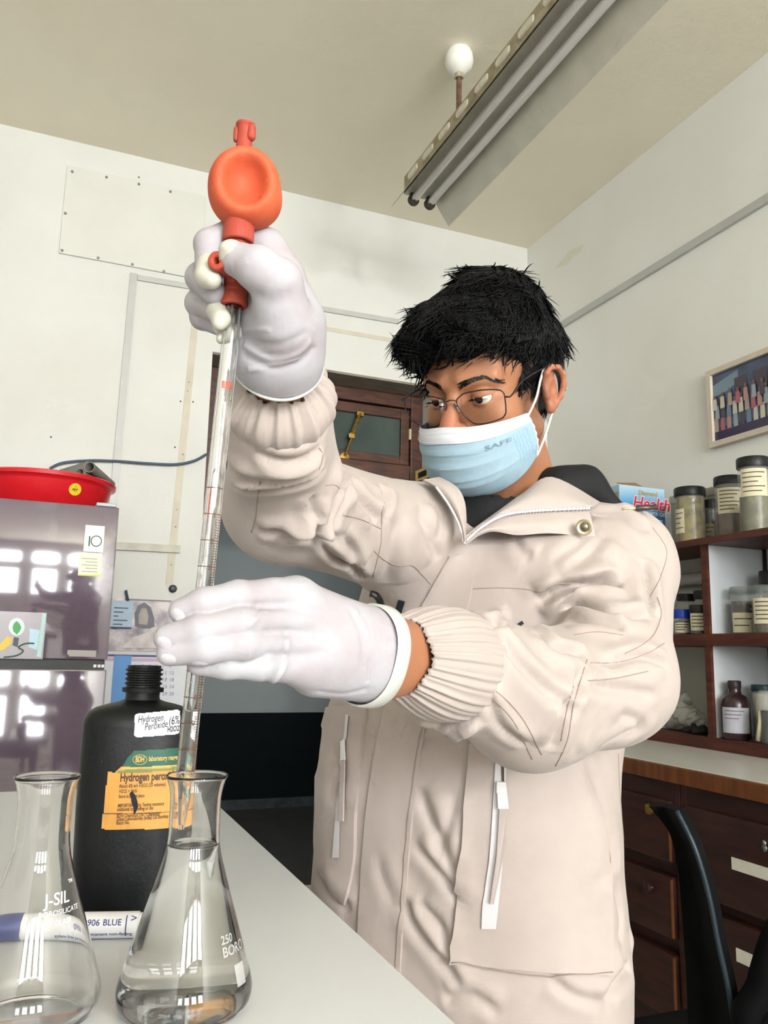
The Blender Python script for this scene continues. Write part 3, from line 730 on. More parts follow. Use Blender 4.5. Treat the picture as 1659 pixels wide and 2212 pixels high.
def seg(name, prof, ya, m, parent=pf_, n=28, ang=35):
    c = ax(ya); v, f = lathe_geo(prof, c, bu, n); o = mo(name, v, f, m, parent, True, ang); recalc(o.data); return o
seg('collar', [(0, 0), (.0110, 0), (.0117, .001), (.0115, .0155), (.0105, .0172), (0, .0172)], 524, m_rubd)
seg('neck', [(0, -.014), (.0080, -.014), (.0078, .006), (0, .006)], 536, m_rubd)
nk = seg('top_valve', [(0, -.012), (.0072, -.012), (.0064, 0), (.0058, .006), (.0058, .014), (.0064, .0168), (.0072, .0178), (.0072, .0196), (.0060, .0200), (.0044, .0190), (.0044, .012), (0, .012)], 322, m_rubd)
def vlump(P):
    c = ax(291); d = sd_cone(P, c-bx_*.0062-bu*.004, c-bx_*.0062+bu*.004, .0026, .0026)
    return smin(d, sd_cone(P, c+bx_*.0055+bn*.003-bu*.003, c+bx_*.0055+bn*.003+bu*.004, .0034, .003), .002)
v, f = grid_mesh(vlump, ax(291)-.016, ax(291)+.016, .0008); npmesh('valve_ball_bulge', v, f, m_rubd, pf_)
side0 = ax(590); side1 = at(468, 563, .585)
def tee(P):
    d = sd_cone(P, ax(545), ax(625), .0082, .0084)
    d = smin(d, sd_cone(P, side0, side1, .0070, .0070), .004)
    sd = nrm(side1-side0); d = smax(d, ((P-(side1+sd*.001).astype(np.float32))@sd.astype(np.float32)), .001)
    d = smax(d, -sd_cone(P, side1-sd*.012, side1+sd*.02, .0016, .0044), .001)
    return d
lo = np.minimum(ax(545), side1)-.02; hi = np.maximum(ax(625), ax(545))+.022
v, f = grid_mesh(tee, lo, hi, .0009); npmesh('side_valve', v, f, m_rubd, pf_)
c = pt(662); v, f = lathe_geo([(PR+.0002, 0), (.0096, 0), (.0100, .0012), (.0094, .0050), (.0087, .011), (.0083, .0185), (.0080, .024), (PR+.0002, .024)], c, -pd, 28); o = mo('sleeve', v, f, m_rubd, pf_, True, 35); recalc(o.data)

# ================================================================== fridge, basin
FX1, FY0, FZ = .203, 2.90, 1.615; FX0 = FX1-.66
fg = empty('refrigerator', ((FX0+FX1)/2, 3.2, 0), 'glossy purple two-door refrigerator with flower pattern by the back wall', 'refrigerator')
m_fr = bpy.data.materials.new('purple_glass_door'); m_fr.use_nodes = True; nt = m_fr.node_tree; bs_ = nt.nodes['Principled BSDF']; N = nt.nodes.new; L = nt.links.new
tc = N('ShaderNodeTexCoord'); vo = N('ShaderNodeTexVoronoi'); vo.feature = 'SMOOTH_F1'; vo.inputs['Scale'].default_value = 7; no = N('ShaderNodeTexNoise'); no.inputs['Scale'].default_value = 3.2; no.inputs['Detail'].default_value = 5
ad = N('ShaderNodeMixRGB'); ad.inputs[0].default_value = .12; L(tc.outputs['Object'], ad.inputs[1]); L(no.outputs['Color'], ad.inputs[2]); L(tc.outputs['Object'], no.inputs['Vector']); L(ad.outputs[0], vo.inputs['Vector'])
r1 = N('ShaderNodeValToRGB'); r1.color_ramp.elements[0].position = .25; r1.color_ramp.elements[0].color = (1, 1, 1, 1); r1.color_ramp.elements[1].position = .5; r1.color_ramp.elements[1].color = (0, 0, 0, 1); L(vo.outputs['Distance'], r1.inputs[0])
r2 = N('ShaderNodeValToRGB'); r2.color_ramp.elements[0].position = .52; r2.color_ramp.elements[1].position = .62; L(no.outputs['Fac'], r2.inputs[0])
mu = N('ShaderNodeMath'); mu.operation = 'MULTIPLY'; L(r1.outputs[0], mu.inputs[0]); L(r2.outputs[0], mu.inputs[1])
mx = N('ShaderNodeMixRGB'); mx.inputs[1].default_value = srgb(98, 84, 98); mx.inputs[2].default_value = srgb(176, 168, 178); L(mu.outputs[0], mx.inputs[0]); L(mx.outputs[0], bs_.inputs['Base Color'])
bs_.inputs['Roughness'].default_value = .07; bs_.inputs['Specular IOR Level'].default_value = .8; bs_.inputs['Coat Weight'].default_value = .6; bs_.inputs['Coat Roughness'].default_value = .04
MB().box((FX0+.004, FY0+.06, .03), (FX1-.004, FY0+.66, FZ-.006), .012).obj('cabinet', mat('fridge_side', (96, 90, 98), .4), fg, True, 40)
ud = MB().box((FX0, FY0, 1.102), (FX1, FY0+.052, FZ), .006).obj('freezer_door', m_fr, fg, True, 40)
MB().box((FX0, FY0, .07), (FX1, FY0+.052, 1.070), .006).obj('main_door', m_fr, fg, True, 40)
MB().box((FX0+.01, FY0+.02, 1.068), (FX1-.01, FY0+.06, 1.104)).obj('door_gap', m_dark, fg)
for px in (205, 214, 222): q = onY(px, 1439, FY0+.018); MB().box(q-V((.006, .002, .006)), q+V((.006, .004, .006)), .002).obj('hinge_screw', m_metal, fg)
MB().box((FX1-.075, FY0+.0, FZ), (FX1-.01, FY0+.09, FZ+.012), .003).obj('hinge_cover', mat('hinge_grey', (170, 182, 182), .4), fg)
def fpix(px, py): P = onY(px, py, FY0); return float(P[0]), float(P[2])
fsurf = lambda x, h, off=.001: V((x, FY0-off, h))
m_wcard = mat('white_card', (244, 246, 244), .4)
cd_ = decal('number_card', [(185, 1134), (226, 1137), (222, 1193), (181, 1191)], m_wcard, .001, ud, 12, fpix, fsurf)
def ftext(s, px, py, size, m, parent, bold=0.0):
    x0, h0 = fpix(px, py); return text_on('lettering', s, size, lambda x, y: fsurf(x0+x, h0+y, .0022), m, parent, bold=bold)
m_grn = mat('dark_green_print', (60, 92, 70), .5)
q = fpix(193, 1169); MB().box((q[0]-.0025, FY0-.0022, q[1]-.017), (q[0]+.0025, FY0-.0016, q[1]+.017)).obj('digit_one', m_grn, cd_)
q = fpix(208, 1169); MB().tube([(q[0]+.0165*math.cos(t), FY0-.0018, q[1]+.0175*math.sin(t)) for t in np.linspace(0, 6.283, 30)[:-1]], .0016, 5, closed=True).obj('digit_zero', m_grn, cd_)
yc = decal('yellow_card', [(173, 1193), (221, 1197), (217, 1245), (168, 1243)], mat('pale_yellow_card', (236, 236, 206), .5), .0008, ud, 12, fpix, fsurf)
decal('card_edge', [(169, 1240), (218, 1241), (217, 1245), (168, 1243)], mat('lime_edge', (206, 212, 110), .5), .0012, yc, 12, fpix, fsurf)
for k in range(5):
    q = fpix(176, 1207+k*7); MB().box((q[0]+.012*(k % 2), FY0-.0014, q[1]), (q[0]+.05, FY0-.001, q[1]+.0035)).obj('text_line', mat('faint_ink', (176, 178, 160), .6), yc)
decal('maker_strip', [(146, 1404), (208, 1407), (207, 1419), (145, 1416)], mat('tarnished_strip', (124, 118, 110), .35, metal=.4), .001, ud, 16, fpix, fsurf)
# printed energy sticker: bulb with a green leaf, cord, yellow plug, blue panel
es = decal('energy_sticker', [(-60, 1318), (101, 1326), (92, 1424), (-60, 1420)], mat('grey_sticker', (168, 162, 168), .25, noise=.1, nscale=10), .0006, ud, 30, fpix, fsurf)
def disc(cx_, cy_, rx_, ry_, n=20): return [(cx_+rx_*math.cos(t), cy_+ry_*math.sin(t)) for t in np.linspace(0, 6.283, n+1)[:-1]]
decal('bulb_print', disc(36, 1354, 17, 19)+[], mat('pale_bulb', (206, 224, 222), .3), .0012, es, 40, fpix, fsurf)
decal('leaf_print', [(36, 1341), (43, 1348), (46, 1356), (42, 1365), (36, 1371), (29, 1364), (27, 1355), (30, 1347)], mat('leaf_green', (34, 148, 52), .35), .0018, es, 30, fpix, fsurf)
decal('bulb_cap_print', [(30, 1376), (41, 1378), (38, 1398), (27, 1394)], mat('navy_print', (36, 46, 56), .35), .0018, es, 20, fpix, fsurf)
decal('plug_print', [(0, 1392), (16, 1374), (27, 1378), (24, 1390), (8, 1404), (-4, 1406)], mat('yellow_print', (216, 184, 40), .35), .0014, es, 30, fpix, fsurf)
decal('blue_panel_print', [(64, 1357), (86, 1362), (80, 1404), (62, 1398)], mat('light_blue_print', (176, 208, 224), .3), .0014, es, 30, fpix, fsurf)
decal('aqua_edge_print', [(92, 1324), (100, 1326), (88, 1420), (79, 1418)], mat('aqua_print', (172, 208, 204), .3), .0016, es, 24, fpix, fsurf)
MB().tube(catmull([fsurf(*fpix(x, y), .001) for x, y in ((74, 1390), (56, 1390), (40, 1398), (50, 1406), (36, 1416), (8, 1420))], 5), .0028, 6).obj('cord_print', mat('cord_green', (54, 86, 66), .4), es, True)

bz = FZ+.0005; bcx, bcy = -.045, 3.225
zr = float(onY(60, 1009, 2.98)[2])
ba = empty('plastic_basin', (bcx, bcy, bz), 'round red plastic basin standing on top of the refrigerator', 'basin')
hh = zr-bz
v, f = lathe_geo([(0, 0), (.206, 0), (.214, .006), (.236, hh-.03), (.240, hh-.022), (.252, hh-.016), (.254, hh-.004), (.248, hh), (.238, hh-.003), (.232, hh-.02), (.206, .012), (0, .010)], (bcx, bcy, bz), (0, 0, 1), 72)
o = mo('tub', v, f, mat('red_plastic', (206, 26, 36), .3, spec=.5), ba, True, 40); recalc(o.data)
q = onY(173, 1055, 2.99); dq = V((q[0]-bcx, q[1]-bcy, 0)); aq = math.atan2(dq[1], dq[0])
def basin_fn(x, y):
    z = q[2]+y; r = .214+(.236-.214)*np.clip((z-bz-.006)/(hh-.036), 0, 1)+.0012; a_ = aq+x/r; return V((bcx+r*math.cos(a_), bcy+r*math.sin(a_), z))
v = [basin_fn(0, 0)]+[basin_fn(.023*math.cos(t), .021*math.sin(t)) for t in np.linspace(0, 6.283, 25)[:-1]]
sk = mo('round_sticker', v, [(0, i+1, (i+1) % 24+1) for i in range(24)], mat('yellow_sticker', (230, 198, 40), .4), ba)
text_on('lettering', 'PET', .012, lambda x, y: basin_fn(x-.010, y-.006)+V((0, -.0008, 0)), mat('olive_ink', (74, 66, 20), .5), sk, bold=.03)
text_on('lettering', 'D', .008, lambda x, y: basin_fn(x-.003, y+.007)+V((0, -.0008, 0)), mat('olive_ink', (74, 66, 20), .5), sk)
gs = empty('folded_cloth', at(200, 1030, 3.0), 'grey folded sheet with open rolls lying on the rim of the red basin', 'cloth')
m_gc = mat('grey_felt', (136, 132, 122), .8, noise=.2, nscale=30, bump=.1, bscale=100)
def roll(p, q, r0, r1, name):
    d = nrm(q-p); a_, b_ = frame_axes(d); v = []; f = []; n = 22; kk = 6
    for i in range(kk+1):
        t = i/kk; r = r0+(r1-r0)*t; c = p+(q-p)*t
        for j in range(n): w = 2*math.pi*j/n; v += [c+r*(math.cos(w)*a_+math.sin(w)*b_), c+(r-.003)*(math.cos(w)*a_+math.sin(w)*b_)]
    idx = lambda i, j, s: i*2*n+2*(j % n)+s
    for i in range(kk):
        for j in range(n): f += [(idx(i, j, 0), idx(i, j+1, 0), idx(i+1, j+1, 0), idx(i+1, j, 0)), (idx(i, j, 1), idx(i+1, j, 1), idx(i+1, j+1, 1), idx(i, j+1, 1))]
    for i in (0, kk):
        for j in range(n): f.append((idx(i, j, 0), idx(i, j, 1), idx(i, j+1, 1), idx(i, j+1, 0)))
    o = mo(name, v, f, m_gc, gs, True, 50); recalc(o.data)
roll(at(193, 1009, 2.93), at(243, 1046, 3.14), .020, .011, 'roll'); roll(at(172, 1021, 2.92), at(228, 1052, 3.08), .017, .011, 'roll')
v, f = poly_prism([at(128, 1018, 3.05), at(190, 999, 3.0), at(247, 1050, 3.15), at(168, 1030, 2.95)], (0, .0, .006)); mo('flap', v, f, m_gc, gs)
# ================================================================== the person
FH = V((math.sin(YAW), math.cos(YAW), 0)); RH = V((math.cos(YAW), -math.sin(YAW), 0)); ZU = V((0, 0, 1))
def facing(th, al=0.0, be=0.0):        # his left, forward, up; th = turn to image left, al = bow, be = sideways tilt
    f0 = -FH*math.cos(th)-RH*math.sin(th); l0 = RH*math.cos(th)-FH*math.sin(th)
    f = f0*math.cos(al)-ZU*math.sin(al); u = ZU*math.cos(al)+f0*math.sin(al)
    return l0*math.cos(be)+u*math.sin(be), f, u*math.cos(be)-l0*math.sin(be)
HL, HF, HU = facing(math.radians(39.9), math.radians(22.5), math.radians(-6.8))
HO = V((.5293, .9333, 1.5005)); HM = np.stack([HL, HF, HU], 1)       # local -> world: HO + HM @ p
def hw(p): return HO+HM@V(p)
def to_head(P): return (P-HO)@HM
def m_vcol(name, rough=.5, sss=.0, spec=.4, bump=0.0, bscale=300):
    m = mat(name, (200, 150, 110), rough, sss=sss, spec=spec, bump=bump, bscale=bscale)
    a = m.node_tree.nodes.new('ShaderNodeVertexColor'); a.layer_name = 'tint'
    m.node_tree.links.new(a.outputs[0], m.node_tree.nodes['Principled BSDF'].inputs['Base Color'])
    return m
m_skin = m_vcol('brown_skin', .48, .25, .35, .04, 500)
person = empty('person', V((.62, 1.08, 0)), 'young man in beige jacket, face mask and glasses pipetting at the table', 'person')

# ---- head
def head_sdf(q):
    E = lambda c, r: sd_ell(q, c, r)
    d = E((0, -.018, .042), (.0745, .096, .084))
    d = smin(d, E((0, .028, .040), (.064, .062, .062)), .02)
    d = smin(d, E((0, .030, -.045), (.056, .058, .078)), .025)
    for s in (-1, 1):
        d = smin(d, sd_cone(q, (s*.052, .0, -.050), (s*.014, .078, -.104), .020, .017), .022)
        d = smin(d, E((s*.041, .053, -.024), (.022, .024, .024)), .026)
        d = smin(d, sd_cone(q, (s*.013, .085, .0225), (s*.046, .068, .0235), .0115, .0095), .014)
    d = smin(d, sd_cone(q, (0, .086, .012), (0, .1090, -.033), .0075, .0125), .010)
    for s in (-1, 1):
        d = smin(d, E((s*.0125, .0985, -.037), (.0085, .011, .008)), .006)
        d = smax(d, -E((s*.0335, .0985, .001), (.0185, .018, .0125)), .010)
    # eyelids
    for s in (-1, 1):
        e = V((s*.0325, .0735, .0005)); r = np.sqrt(((q-e.astype(np.float32))**2).sum(-1))-.0142
        zz = q[..., 2]-e[2]; yy = q[..., 1]-e[1]
        up = smax(r, -(zz-.0008-.10*np.abs(q[..., 0]-e[0])+.10*yy), .0015); lo_ = smax(r, (zz+.0068+.10*yy), .0015)
        d = smin(d, up, .0035); d = smin(d, lo_, .0035)
    d = smin(d, sd_cone(q, (0, -.022, -.06), (0, -.060, -.20), .053, .060), .03)
    d = smin(d, sd_cone(q, (0, .01, -.09), (0, -.02, -.19), .040, .048), .03)
    # ears
    for s in (-1, 1):
        o = V((s*.0735, -.012, -.004))
        def ep(u, w, k=0.0): return o+V((s*(.011+k*1.2+.012*max(0, -u*20)), u*.84, w*.84))        # u back(-)/front(+), w up
        hel = [ep(.012, .008, -.004), ep(.012, .024), ep(.002, .033, .003), ep(-.010, .030, .005), ep(-.018, .018, .006), ep(-.019, .002, .005), ep(-.014, -.014, .003), ep(-.006, -.026), ep(.004, -.031, -.002)]
        ear = sd_ell(q, ep(-.003, .002, -.004), (.0080, .0155, .026))
        for a_, b_ in zip(hel[:-1], hel[1:]): ear = smin(ear, sd_cone(q, a_, b_, .0036, .0036), .003)
        ear = smin(ear, sd_ell(q, ep(.003, -.029, -.001), (.0055, .0075, .0085)), .005)
        ear = smax(ear, -sd_ell(q, ep(-.001, -.002, .009), (.0120, .0095, .0135)), .003)
        ear = smax(ear, -sd_ell(q, ep(-.006, .018, .010), (.0085, .0065, .0080)), .003)
        ear = smin(ear, sd_cone(q, ep(.013, -.001, -.002), ep(.011, -.010, -.002), .0042, .0042), .003)
        d = smin(d, ear, .004)
    return d
v, f = grid_mesh(head_sdf, (-.105, -.125, -.215), (.105, .128, .135), .0016)
hv_loc = v; headV = HO+v@HM.T; headF = f
def skin_tint(L):
    base = V(srgb(160, 110, 80)[:3]); red = V(srgb(168, 94, 76)[:3]); stub = V(srgb(104, 74, 56)[:3]); dark = V(srgb(142, 92, 66)[:3])
    g = lambda c, r: np.exp(-(((L-V(c))/V(r))**2).sum(1))
    C = np.tile(base, (len(L), 1))
    def mixc(w, col): nonlocal C; C = C*(1-w[:, None])+col*w[:, None]
    earw = np.clip((np.abs(L[:, 0])-.074)/.010, 0, 1)*(L[:, 2] > -.05)*(L[:, 2] < .06); mixc(earw*.35, red)
    mixc(np.clip(g((0, .112, -.032), (.018, .02, .02)), 0, 1)*.6, red)
    for s in (-1, 1):
        mixc(g((s*.070, .012, -.030), (.022, .020, .050))*.75, stub)
        mixc(g((s*.055, .025, -.095), (.03, .04, .03))*.45, stub)
        mixc(g((s*.068, .014, .020), (.02, .016, .030))*.8, V(srgb(40, 30, 26)[:3]))
        mixc(g((s*.033, .09, .004), (.022, .02, .012))*.45, dark)
        mixc(g((s*.030, .09, -.016), (.018, .02, .008))*.3, dark)
    return C
headC = skin_tint(hv_loc)
# ---- eyes, brows
m_eye = mat('eye_white', (206, 196, 188), .2); m_iris = mat('dark_iris', (34, 22, 16), .12)
for s in (-1, 1):
    e = V((s*.0325, .0735, .0005)); g = nrm(V((.03, 1, -.20)))
    vv, ff = lathe_geo([(0, -.0128)]+[(.0128*math.sin(t), -.0128*math.cos(t)) for t in np.linspace(.1, 3.04, 14)]+[(0, .0128)], hw(e), HM@g, 24)
    ob = mo('eyeball', vv, ff, m_eye, person, True)
    vv, ff = lathe_geo([(.0058, .01145), (.0052, .0122), (.003, .0129), (0, .0131)], hw(e), HM@g, 20); mo('iris', vv, ff, m_iris, ob, True)
m_hair = mat('black_hair', (9, 9, 10), .5, spec=.22)
HB = BVHTree.FromPolygons([Vector(p) for p in headV], [tuple(q) for q in headF])
def head_hit(local_from, local_dir):
    r = HB.ray_cast(Vector(hw(local_from)), Vector(HM@nrm(local_dir))); return (V(r[0]), V(r[1])) if r[0] is not None else (None, None)
rs = random.Random(3)
for s in (-1, 1):
    mb = MB()
    for k in range(520):
        t = rs.random(); x = .012+.044*t; z = .0165+.0085*math.sin(t*2.2)-.010*max(0, t-.72)/.28+rs.uniform(-.0038, .0038)*(1.1-t*.75)
        p, n = head_hit((s*x, .2, z), (0, -1, 0))
        if p is None: continue
        d = HM@nrm((s*1.0, -.25*t, .38*(1-t)**2-.22*t)); d = nrm(d-n*(d@n)); l = rs.uniform(.005, .009)
        mb.tube([p, p+d*l*.5+n*.0010, p+d*l+n*.0006], [.0007, .0006, .0002], 3, cap=False)
    mb.obj('eyebrow', m_hair, person, fix=False)
    mb = MB()
    for k in range(26):
        t = k/25*2-1; e = V((s*.0325, .0735, .0005)); p = hw(e+V((.0115*t, .0142*math.sqrt(max(.05, 1-.62*t*t)), -.0016)))
        mb.tube([p, p+HM@V((.002*t, .0042, -.0016)), p+HM@V((.003*t, .0065, -.0012))], [.0003, .0002, .0001], 3, cap=False)
    mb.obj('eyelashes', m_hair, person, fix=False)

# ---- hair: a black mass plus several thousand curved locks
def hair_sdf(q):
    nz = .0035*np.sin(q[..., 0]*95+q[..., 1]*40)*np.sin(q[..., 1]*80+1.3)+.0028*np.sin(q[..., 2]*110+q[..., 0]*60)
    d = sd_ell(q, (-.002, -.018, .056), (.0850, .106, .1020))
    d = smin(d, sd_ell(q, (-.004, .068, .084), (.069, .042, .036)), .03)
    d = smin(d, sd_ell(q, (-.045, .060, .070), (.036, .042, .034)), .02)
    d = smin(d, sd_ell(q, (-.002, -.072, .026), (.066, .054, .080)), .03)
    d = d+nz
    d = smax(d, -sd_ell(q, (0, .110, -.020), (.086, .076, .076)), .008)
    d = smax(d, -sd_ell(q, (.055, .064, .022), (.034, .032, .034)), .010)
    d = smax(d, -sd_ell(q, (.085, .006, -.030), (.030, .030, .044)), .008)
    d = smax(d, -sd_ell(q, (-.085, .006, -.030), (.030, .030, .044)), .008)
    d = smax(d, -(q[..., 2]+.072+.25*(q[..., 1]+.08)), .02)
    return d
v, f = grid_mesh(hair_sdf, (-.11, -.15, -.11), (.11, .13, .16), .0026)
hairV = HO+v@HM.T; npmesh('hair', hairV, f, m_hair, person)
nl = vnormals(v, f); crown = V((.012, -.055, .140))
rng = np.random.default_rng(11)
def locks(idx, Lmin, Lmax, r0, lift, wave, curl, seg=8, seed=0, grav=1.0, out=.0010):
    g = np.random.default_rng(seed); n = len(idx); P = v[idx].copy()-nl[idx]*.004; Nn = nl[idx]
    T = P-crown; T += g.normal(0, .012, (n, 3)); T[:, 1] += .020*(P[:, 1] > -.02); T -= Nn*(T*Nn).sum(1)[:, None]; T /= np.linalg.norm(T, axis=1)[:, None]+1e-9
    Bn = np.cross(Nn, T); L_ = g.uniform(Lmin, Lmax, n); ph = g.uniform(0, 6.28, n); am = g.normal(0, wave, n); cu = g.normal(0, curl, n); lf = g.uniform(.3, 1, n)*lift
    pts = []; cur = P.copy(); D = T*1.0
    for k in range(seg):
        t = k/(seg-1); pts.append(cur.copy())
        D = T*math.cos(t*.9)+Nn*(lf*(1-1.5*t))[:, None]+Bn*(am*np.sin(ph+t*5))[:, None]+Bn*(cu*t*t)[:, None]+V((0, .10, -.35))*t*.9*grav
        D /= np.linalg.norm(D, axis=1)[:, None]; cur = cur+D*(L_/(seg-1))[:, None]
    pts = np.stack(pts, 1)                        # n, seg, 3
    for _ in range(2):                            # keep the locks on the outside of the mass
        dd = hair_sdf(pts.astype(np.float32)); pts = pts+Nn[:, None, :]*np.clip(out*np.linspace(.2, 1, seg)[None]-dd, 0, .012)[..., None]*(pts[..., 2:3] > .03)
    rad = r0*np.interp(np.linspace(0, 1, seg), [0, .3, .8, 1], [.8, 1, .6, .08])
    tan = np.gradient(pts, axis=1); tan /= np.linalg.norm(tan, axis=2)[..., None]+1e-9
    A = np.cross(tan, Nn[:, None, :]+1e-3); A /= np.linalg.norm(A, axis=2)[..., None]+1e-9; Bq = np.cross(tan, A)
    ring = [pts+(A*math.cos(w)*1.5+Bq*math.sin(w)*.8)*rad[None, :, None] for w in (0, 2.094, 4.189)]
    VV = np.stack(ring, 2).reshape(-1, 3)         # n,seg,3ring
    b = (np.arange(n)*seg*3)[:, None, None]+(np.arange(seg-1)*3)[None, :, None]; j = np.arange(3)[None, None, :]; j2 = (j+1) % 3
    F = np.stack([b+j, b+j2, b+j2+3, b+j+3], -1).reshape(-1, 4)
    return VV, F
zz = v[:, 2]; yy = v[:, 1]
allow = np.where((zz > -.035) | (yy < -.02))[0]
i1 = rng.choice(allow, 4600); top = np.where((zz > .055))[0]; fr = np.where((yy > .05) & (zz > .045))[0]; i2 = rng.choice(top, 2200); i3 = rng.choice(fr, 750)
sets = [locks(i1, .020, .042, .0011, .10, .40, .5, seed=1, grav=.3, out=.0010), locks(i2, .030, .055, .0011, .16, .6, 1.0, seed=2, grav=.1, out=.003), locks(i3, .022, .042, .0008, .30, .9, 2.2, seed=3), locks(rng.choice(top, 160), .02, .034, .0003, .7, .8, 1.8, seed=4, grav=.1), locks(rng.choice(fr, 160), .02, .034, .0004, .9, .8, 2.4, seed=5, grav=.3)]
o_ = 0; VV = []; FF = []
for a_, b_ in sets: VV.append(a_); FF.append(b_+o_); o_ += len(a_)
VV = np.concatenate(VV); FF = np.concatenate(FF)
tag(npmesh('hair_locks', HO+VV@HM.T, FF, m_hair, person), kind='stuff')
def head_px(px, py, off=.002):            # point on the head under a pixel
    r = HB.ray_cast(Vector(CAM), Vector(nrm(ray(px, py))))
    return None if r[0] is None else V(r[0])+V(r[1])*off
cm = MB()
for pts in ([(925, 770), (938, 786), (936, 800), (948, 806)], [(935, 775), (942, 792), (955, 806), (972, 808), (985, 800)], [(950, 770), (968, 782), (985, 802), (1003, 807), (1017, 800)], [(985, 760), (990, 780), (1002, 787), (1014, 785), (1012, 770)],
            [(1000, 745), (1015, 760), (1035, 772), (1060, 770), (1078, 758)], [(1015, 735), (1030, 748), (1050, 757), (1072, 757), (1088, 750)], [(1040, 720), (1048, 738), (1062, 748), (1080, 738), (1078, 722)], [(905, 775), (915, 790), (912, 803), (902, 812)],
            [(895, 770), (898, 790), (905, 800), (898, 808)], [(960, 765), (955, 785), (962, 800), (978, 803)], [(1000, 750), (1002, 770), (1018, 783), (1040, 786), (1060, 780)], [(915, 765), (922, 785), (920, 800)], [(975, 755), (985, 775), (998, 786), (1008, 780)]):
    P = [head_px(*p, .0055) for p in pts]; P = [p for p in P if p is not None]
    if len(P) < 3: continue
    for k in range(4):
        o = HM@V((rs.uniform(-.003, .003), rs.uniform(0, .002), rs.uniform(-.002, .002))); C = catmull([p+o*(.4+i*.3) for i, p in enumerate(P)], 6)
        cm.tube(C, [.0013*(1-.6*i/len(C)) for i in range(len(C))], 4, cap=False)
tag(cm.obj('fringe_curls', m_hair, person, True, fix=False), kind='stuff')

# ---- face mask
m_mb = mat('pale_blue_mask_fabric', (146, 172, 186), .75, noise=.05, nscale=120, bump=.06, bscale=900, sss=.15, sssr=(.6, .8, 1))
m_mw_ = mat('white_mask_fabric', (206, 208, 214), .75, bump=.06, bscale=900, sss=.15)
def mask_pt(u, w, off=0.0):
    ii = lambda xs, ys: float(np.interp(w, xs, ys))
    su, cu = math.sin(u*math.pi/2), math.cos(u*math.pi/2)
    wx = ii([0, .3, .7, 1], [.0665, .0715, .0720, .066]); yf = ii([0, .12, .3, .55, .8, .93, 1], [.1215, .1270, .1290, .1265, .1160, .098, .084]); yb = ii([0, .5, 1], [.026, .016, .010])
    x = wx*su; y = yb+(yf-yb)*max(0, cu)**(.62+.25*w)
    zt = -.0330+.003*abs(u)**1.6+.003*math.exp(-(u*4)**2); zb = -.1300+.040*abs(u)**2.0
    z = zt+(zb-zt)*w
    pl_ = 0.0
    for c in (.36, .54, .72): pl_ += .0024*max(0, 1-abs((w-c)/.10))*(1 if w < c else .2)*(1-.7*abs(u))
    side = .0016*math.sin(w*38)*max(0, (abs(u)-.72)/.28)
    return hw((x, y+pl_+side+off, z))
nu, nv = 64, 56
def mask_part(name, w0, w1, m, off=0.0, th=.0008):
    ws = np.linspace(w0, w1, max(6, int(nv*(w1-w0)))); us = np.linspace(-1, 1, nu+1); v = []; f = []
    for s in (0, 1):
        for w in ws:
            for u in us: v.append(mask_pt(u, w, off-s*th))
    n1 = nu+1; k = len(ws)
    for s in (0, 1):
        for j in range(k-1):
            for i in range(nu):
                q = s*n1*k+j*n1+i; f.append((q, q+1, q+n1+1, q+n1) if s == 0 else (q, q+n1, q+n1+1, q+1))
    for i in range(nu):
        for j, fl in ((0, 1), (k-1, 0)): q = j*n1+i; r = (q, q+n1*k, q+n1*k+1, q+1); f.append(r if fl else r[::-1])
    for j in range(k-1):
        for i in (0, nu): q = j*n1+i; f.append((q, q+n1, q+n1+n1*k, q+n1*k))
    o = mo(name, v, f, m, person, True, 50); recalc(o.data); return o
mk1 = mask_part('face_mask', .0, 1.0, m_mb)
tag(mask_part('mask_band', -.005, .195, m_mw_, .0016), 'white nose band of the mask')
def edge_tube(name, pts, r, m, par, n=6): return MB().tube(pts, r, n).obj(name, m, par, True)
for s in (-1, 1): edge_tube('mask_side_seam', [mask_pt(s, w, .0006) for w in np.linspace(0, 1, 14)], .0016, m_mw_, mk1)
text_on('mask_print', 'SAFE', .0105, lambda x, y: mask_pt(.48+x/.072, .345-y/.115, .0009+.0012), mat('grey_mask_print', (104, 126, 140), .7), mk1, bold=.015)
dm = MB()
for r in range(15):
    for k in range(5):
        for s in (-1, 1):
            u = s*(.80+.036*k); w = .27+.040*r; p = mask_pt(u, w, .0011); q = mask_pt(u+.014, w, .0011); dm.tube([p, q], .00042, 4)
tag(dm.obj('weld_dots', mat('blue_weld', (118, 168, 196), .6), mk1, fix=False), kind='stuff')
for w_ in (.06, .165):
    dm = MB()
    for k in range(60): u = -.9+1.8*k/59; dm.tube([mask_pt(u, w_, .0030), mask_pt(u+.014, w_, .0030)], .0003, 4)
    tag(dm.obj('band_stitching', mat('pale_stitch', (202, 206, 216), .7), mk1, fix=False), kind='stuff')
m_loop = mat('white_elastic', (238, 234, 228), .6)
for s in (-1, 1):
    e0 = V((s*.088, -.010, -.004))
    edge_tube('ear_loop', catmull([mask_pt(s, .06), hw((s*.0775, .018, -.012)), hw((s*.0790, .004, .010)), hw((s*.0785, -.012, .022)), hw((s*.083, -.029, .010)), hw((s*.083, -.030, -.014)), hw((s*.081, -.018, -.034)), hw((s*.076, .0, -.064)), mask_pt(s, .97)], 8), .0016, m_loop, person)

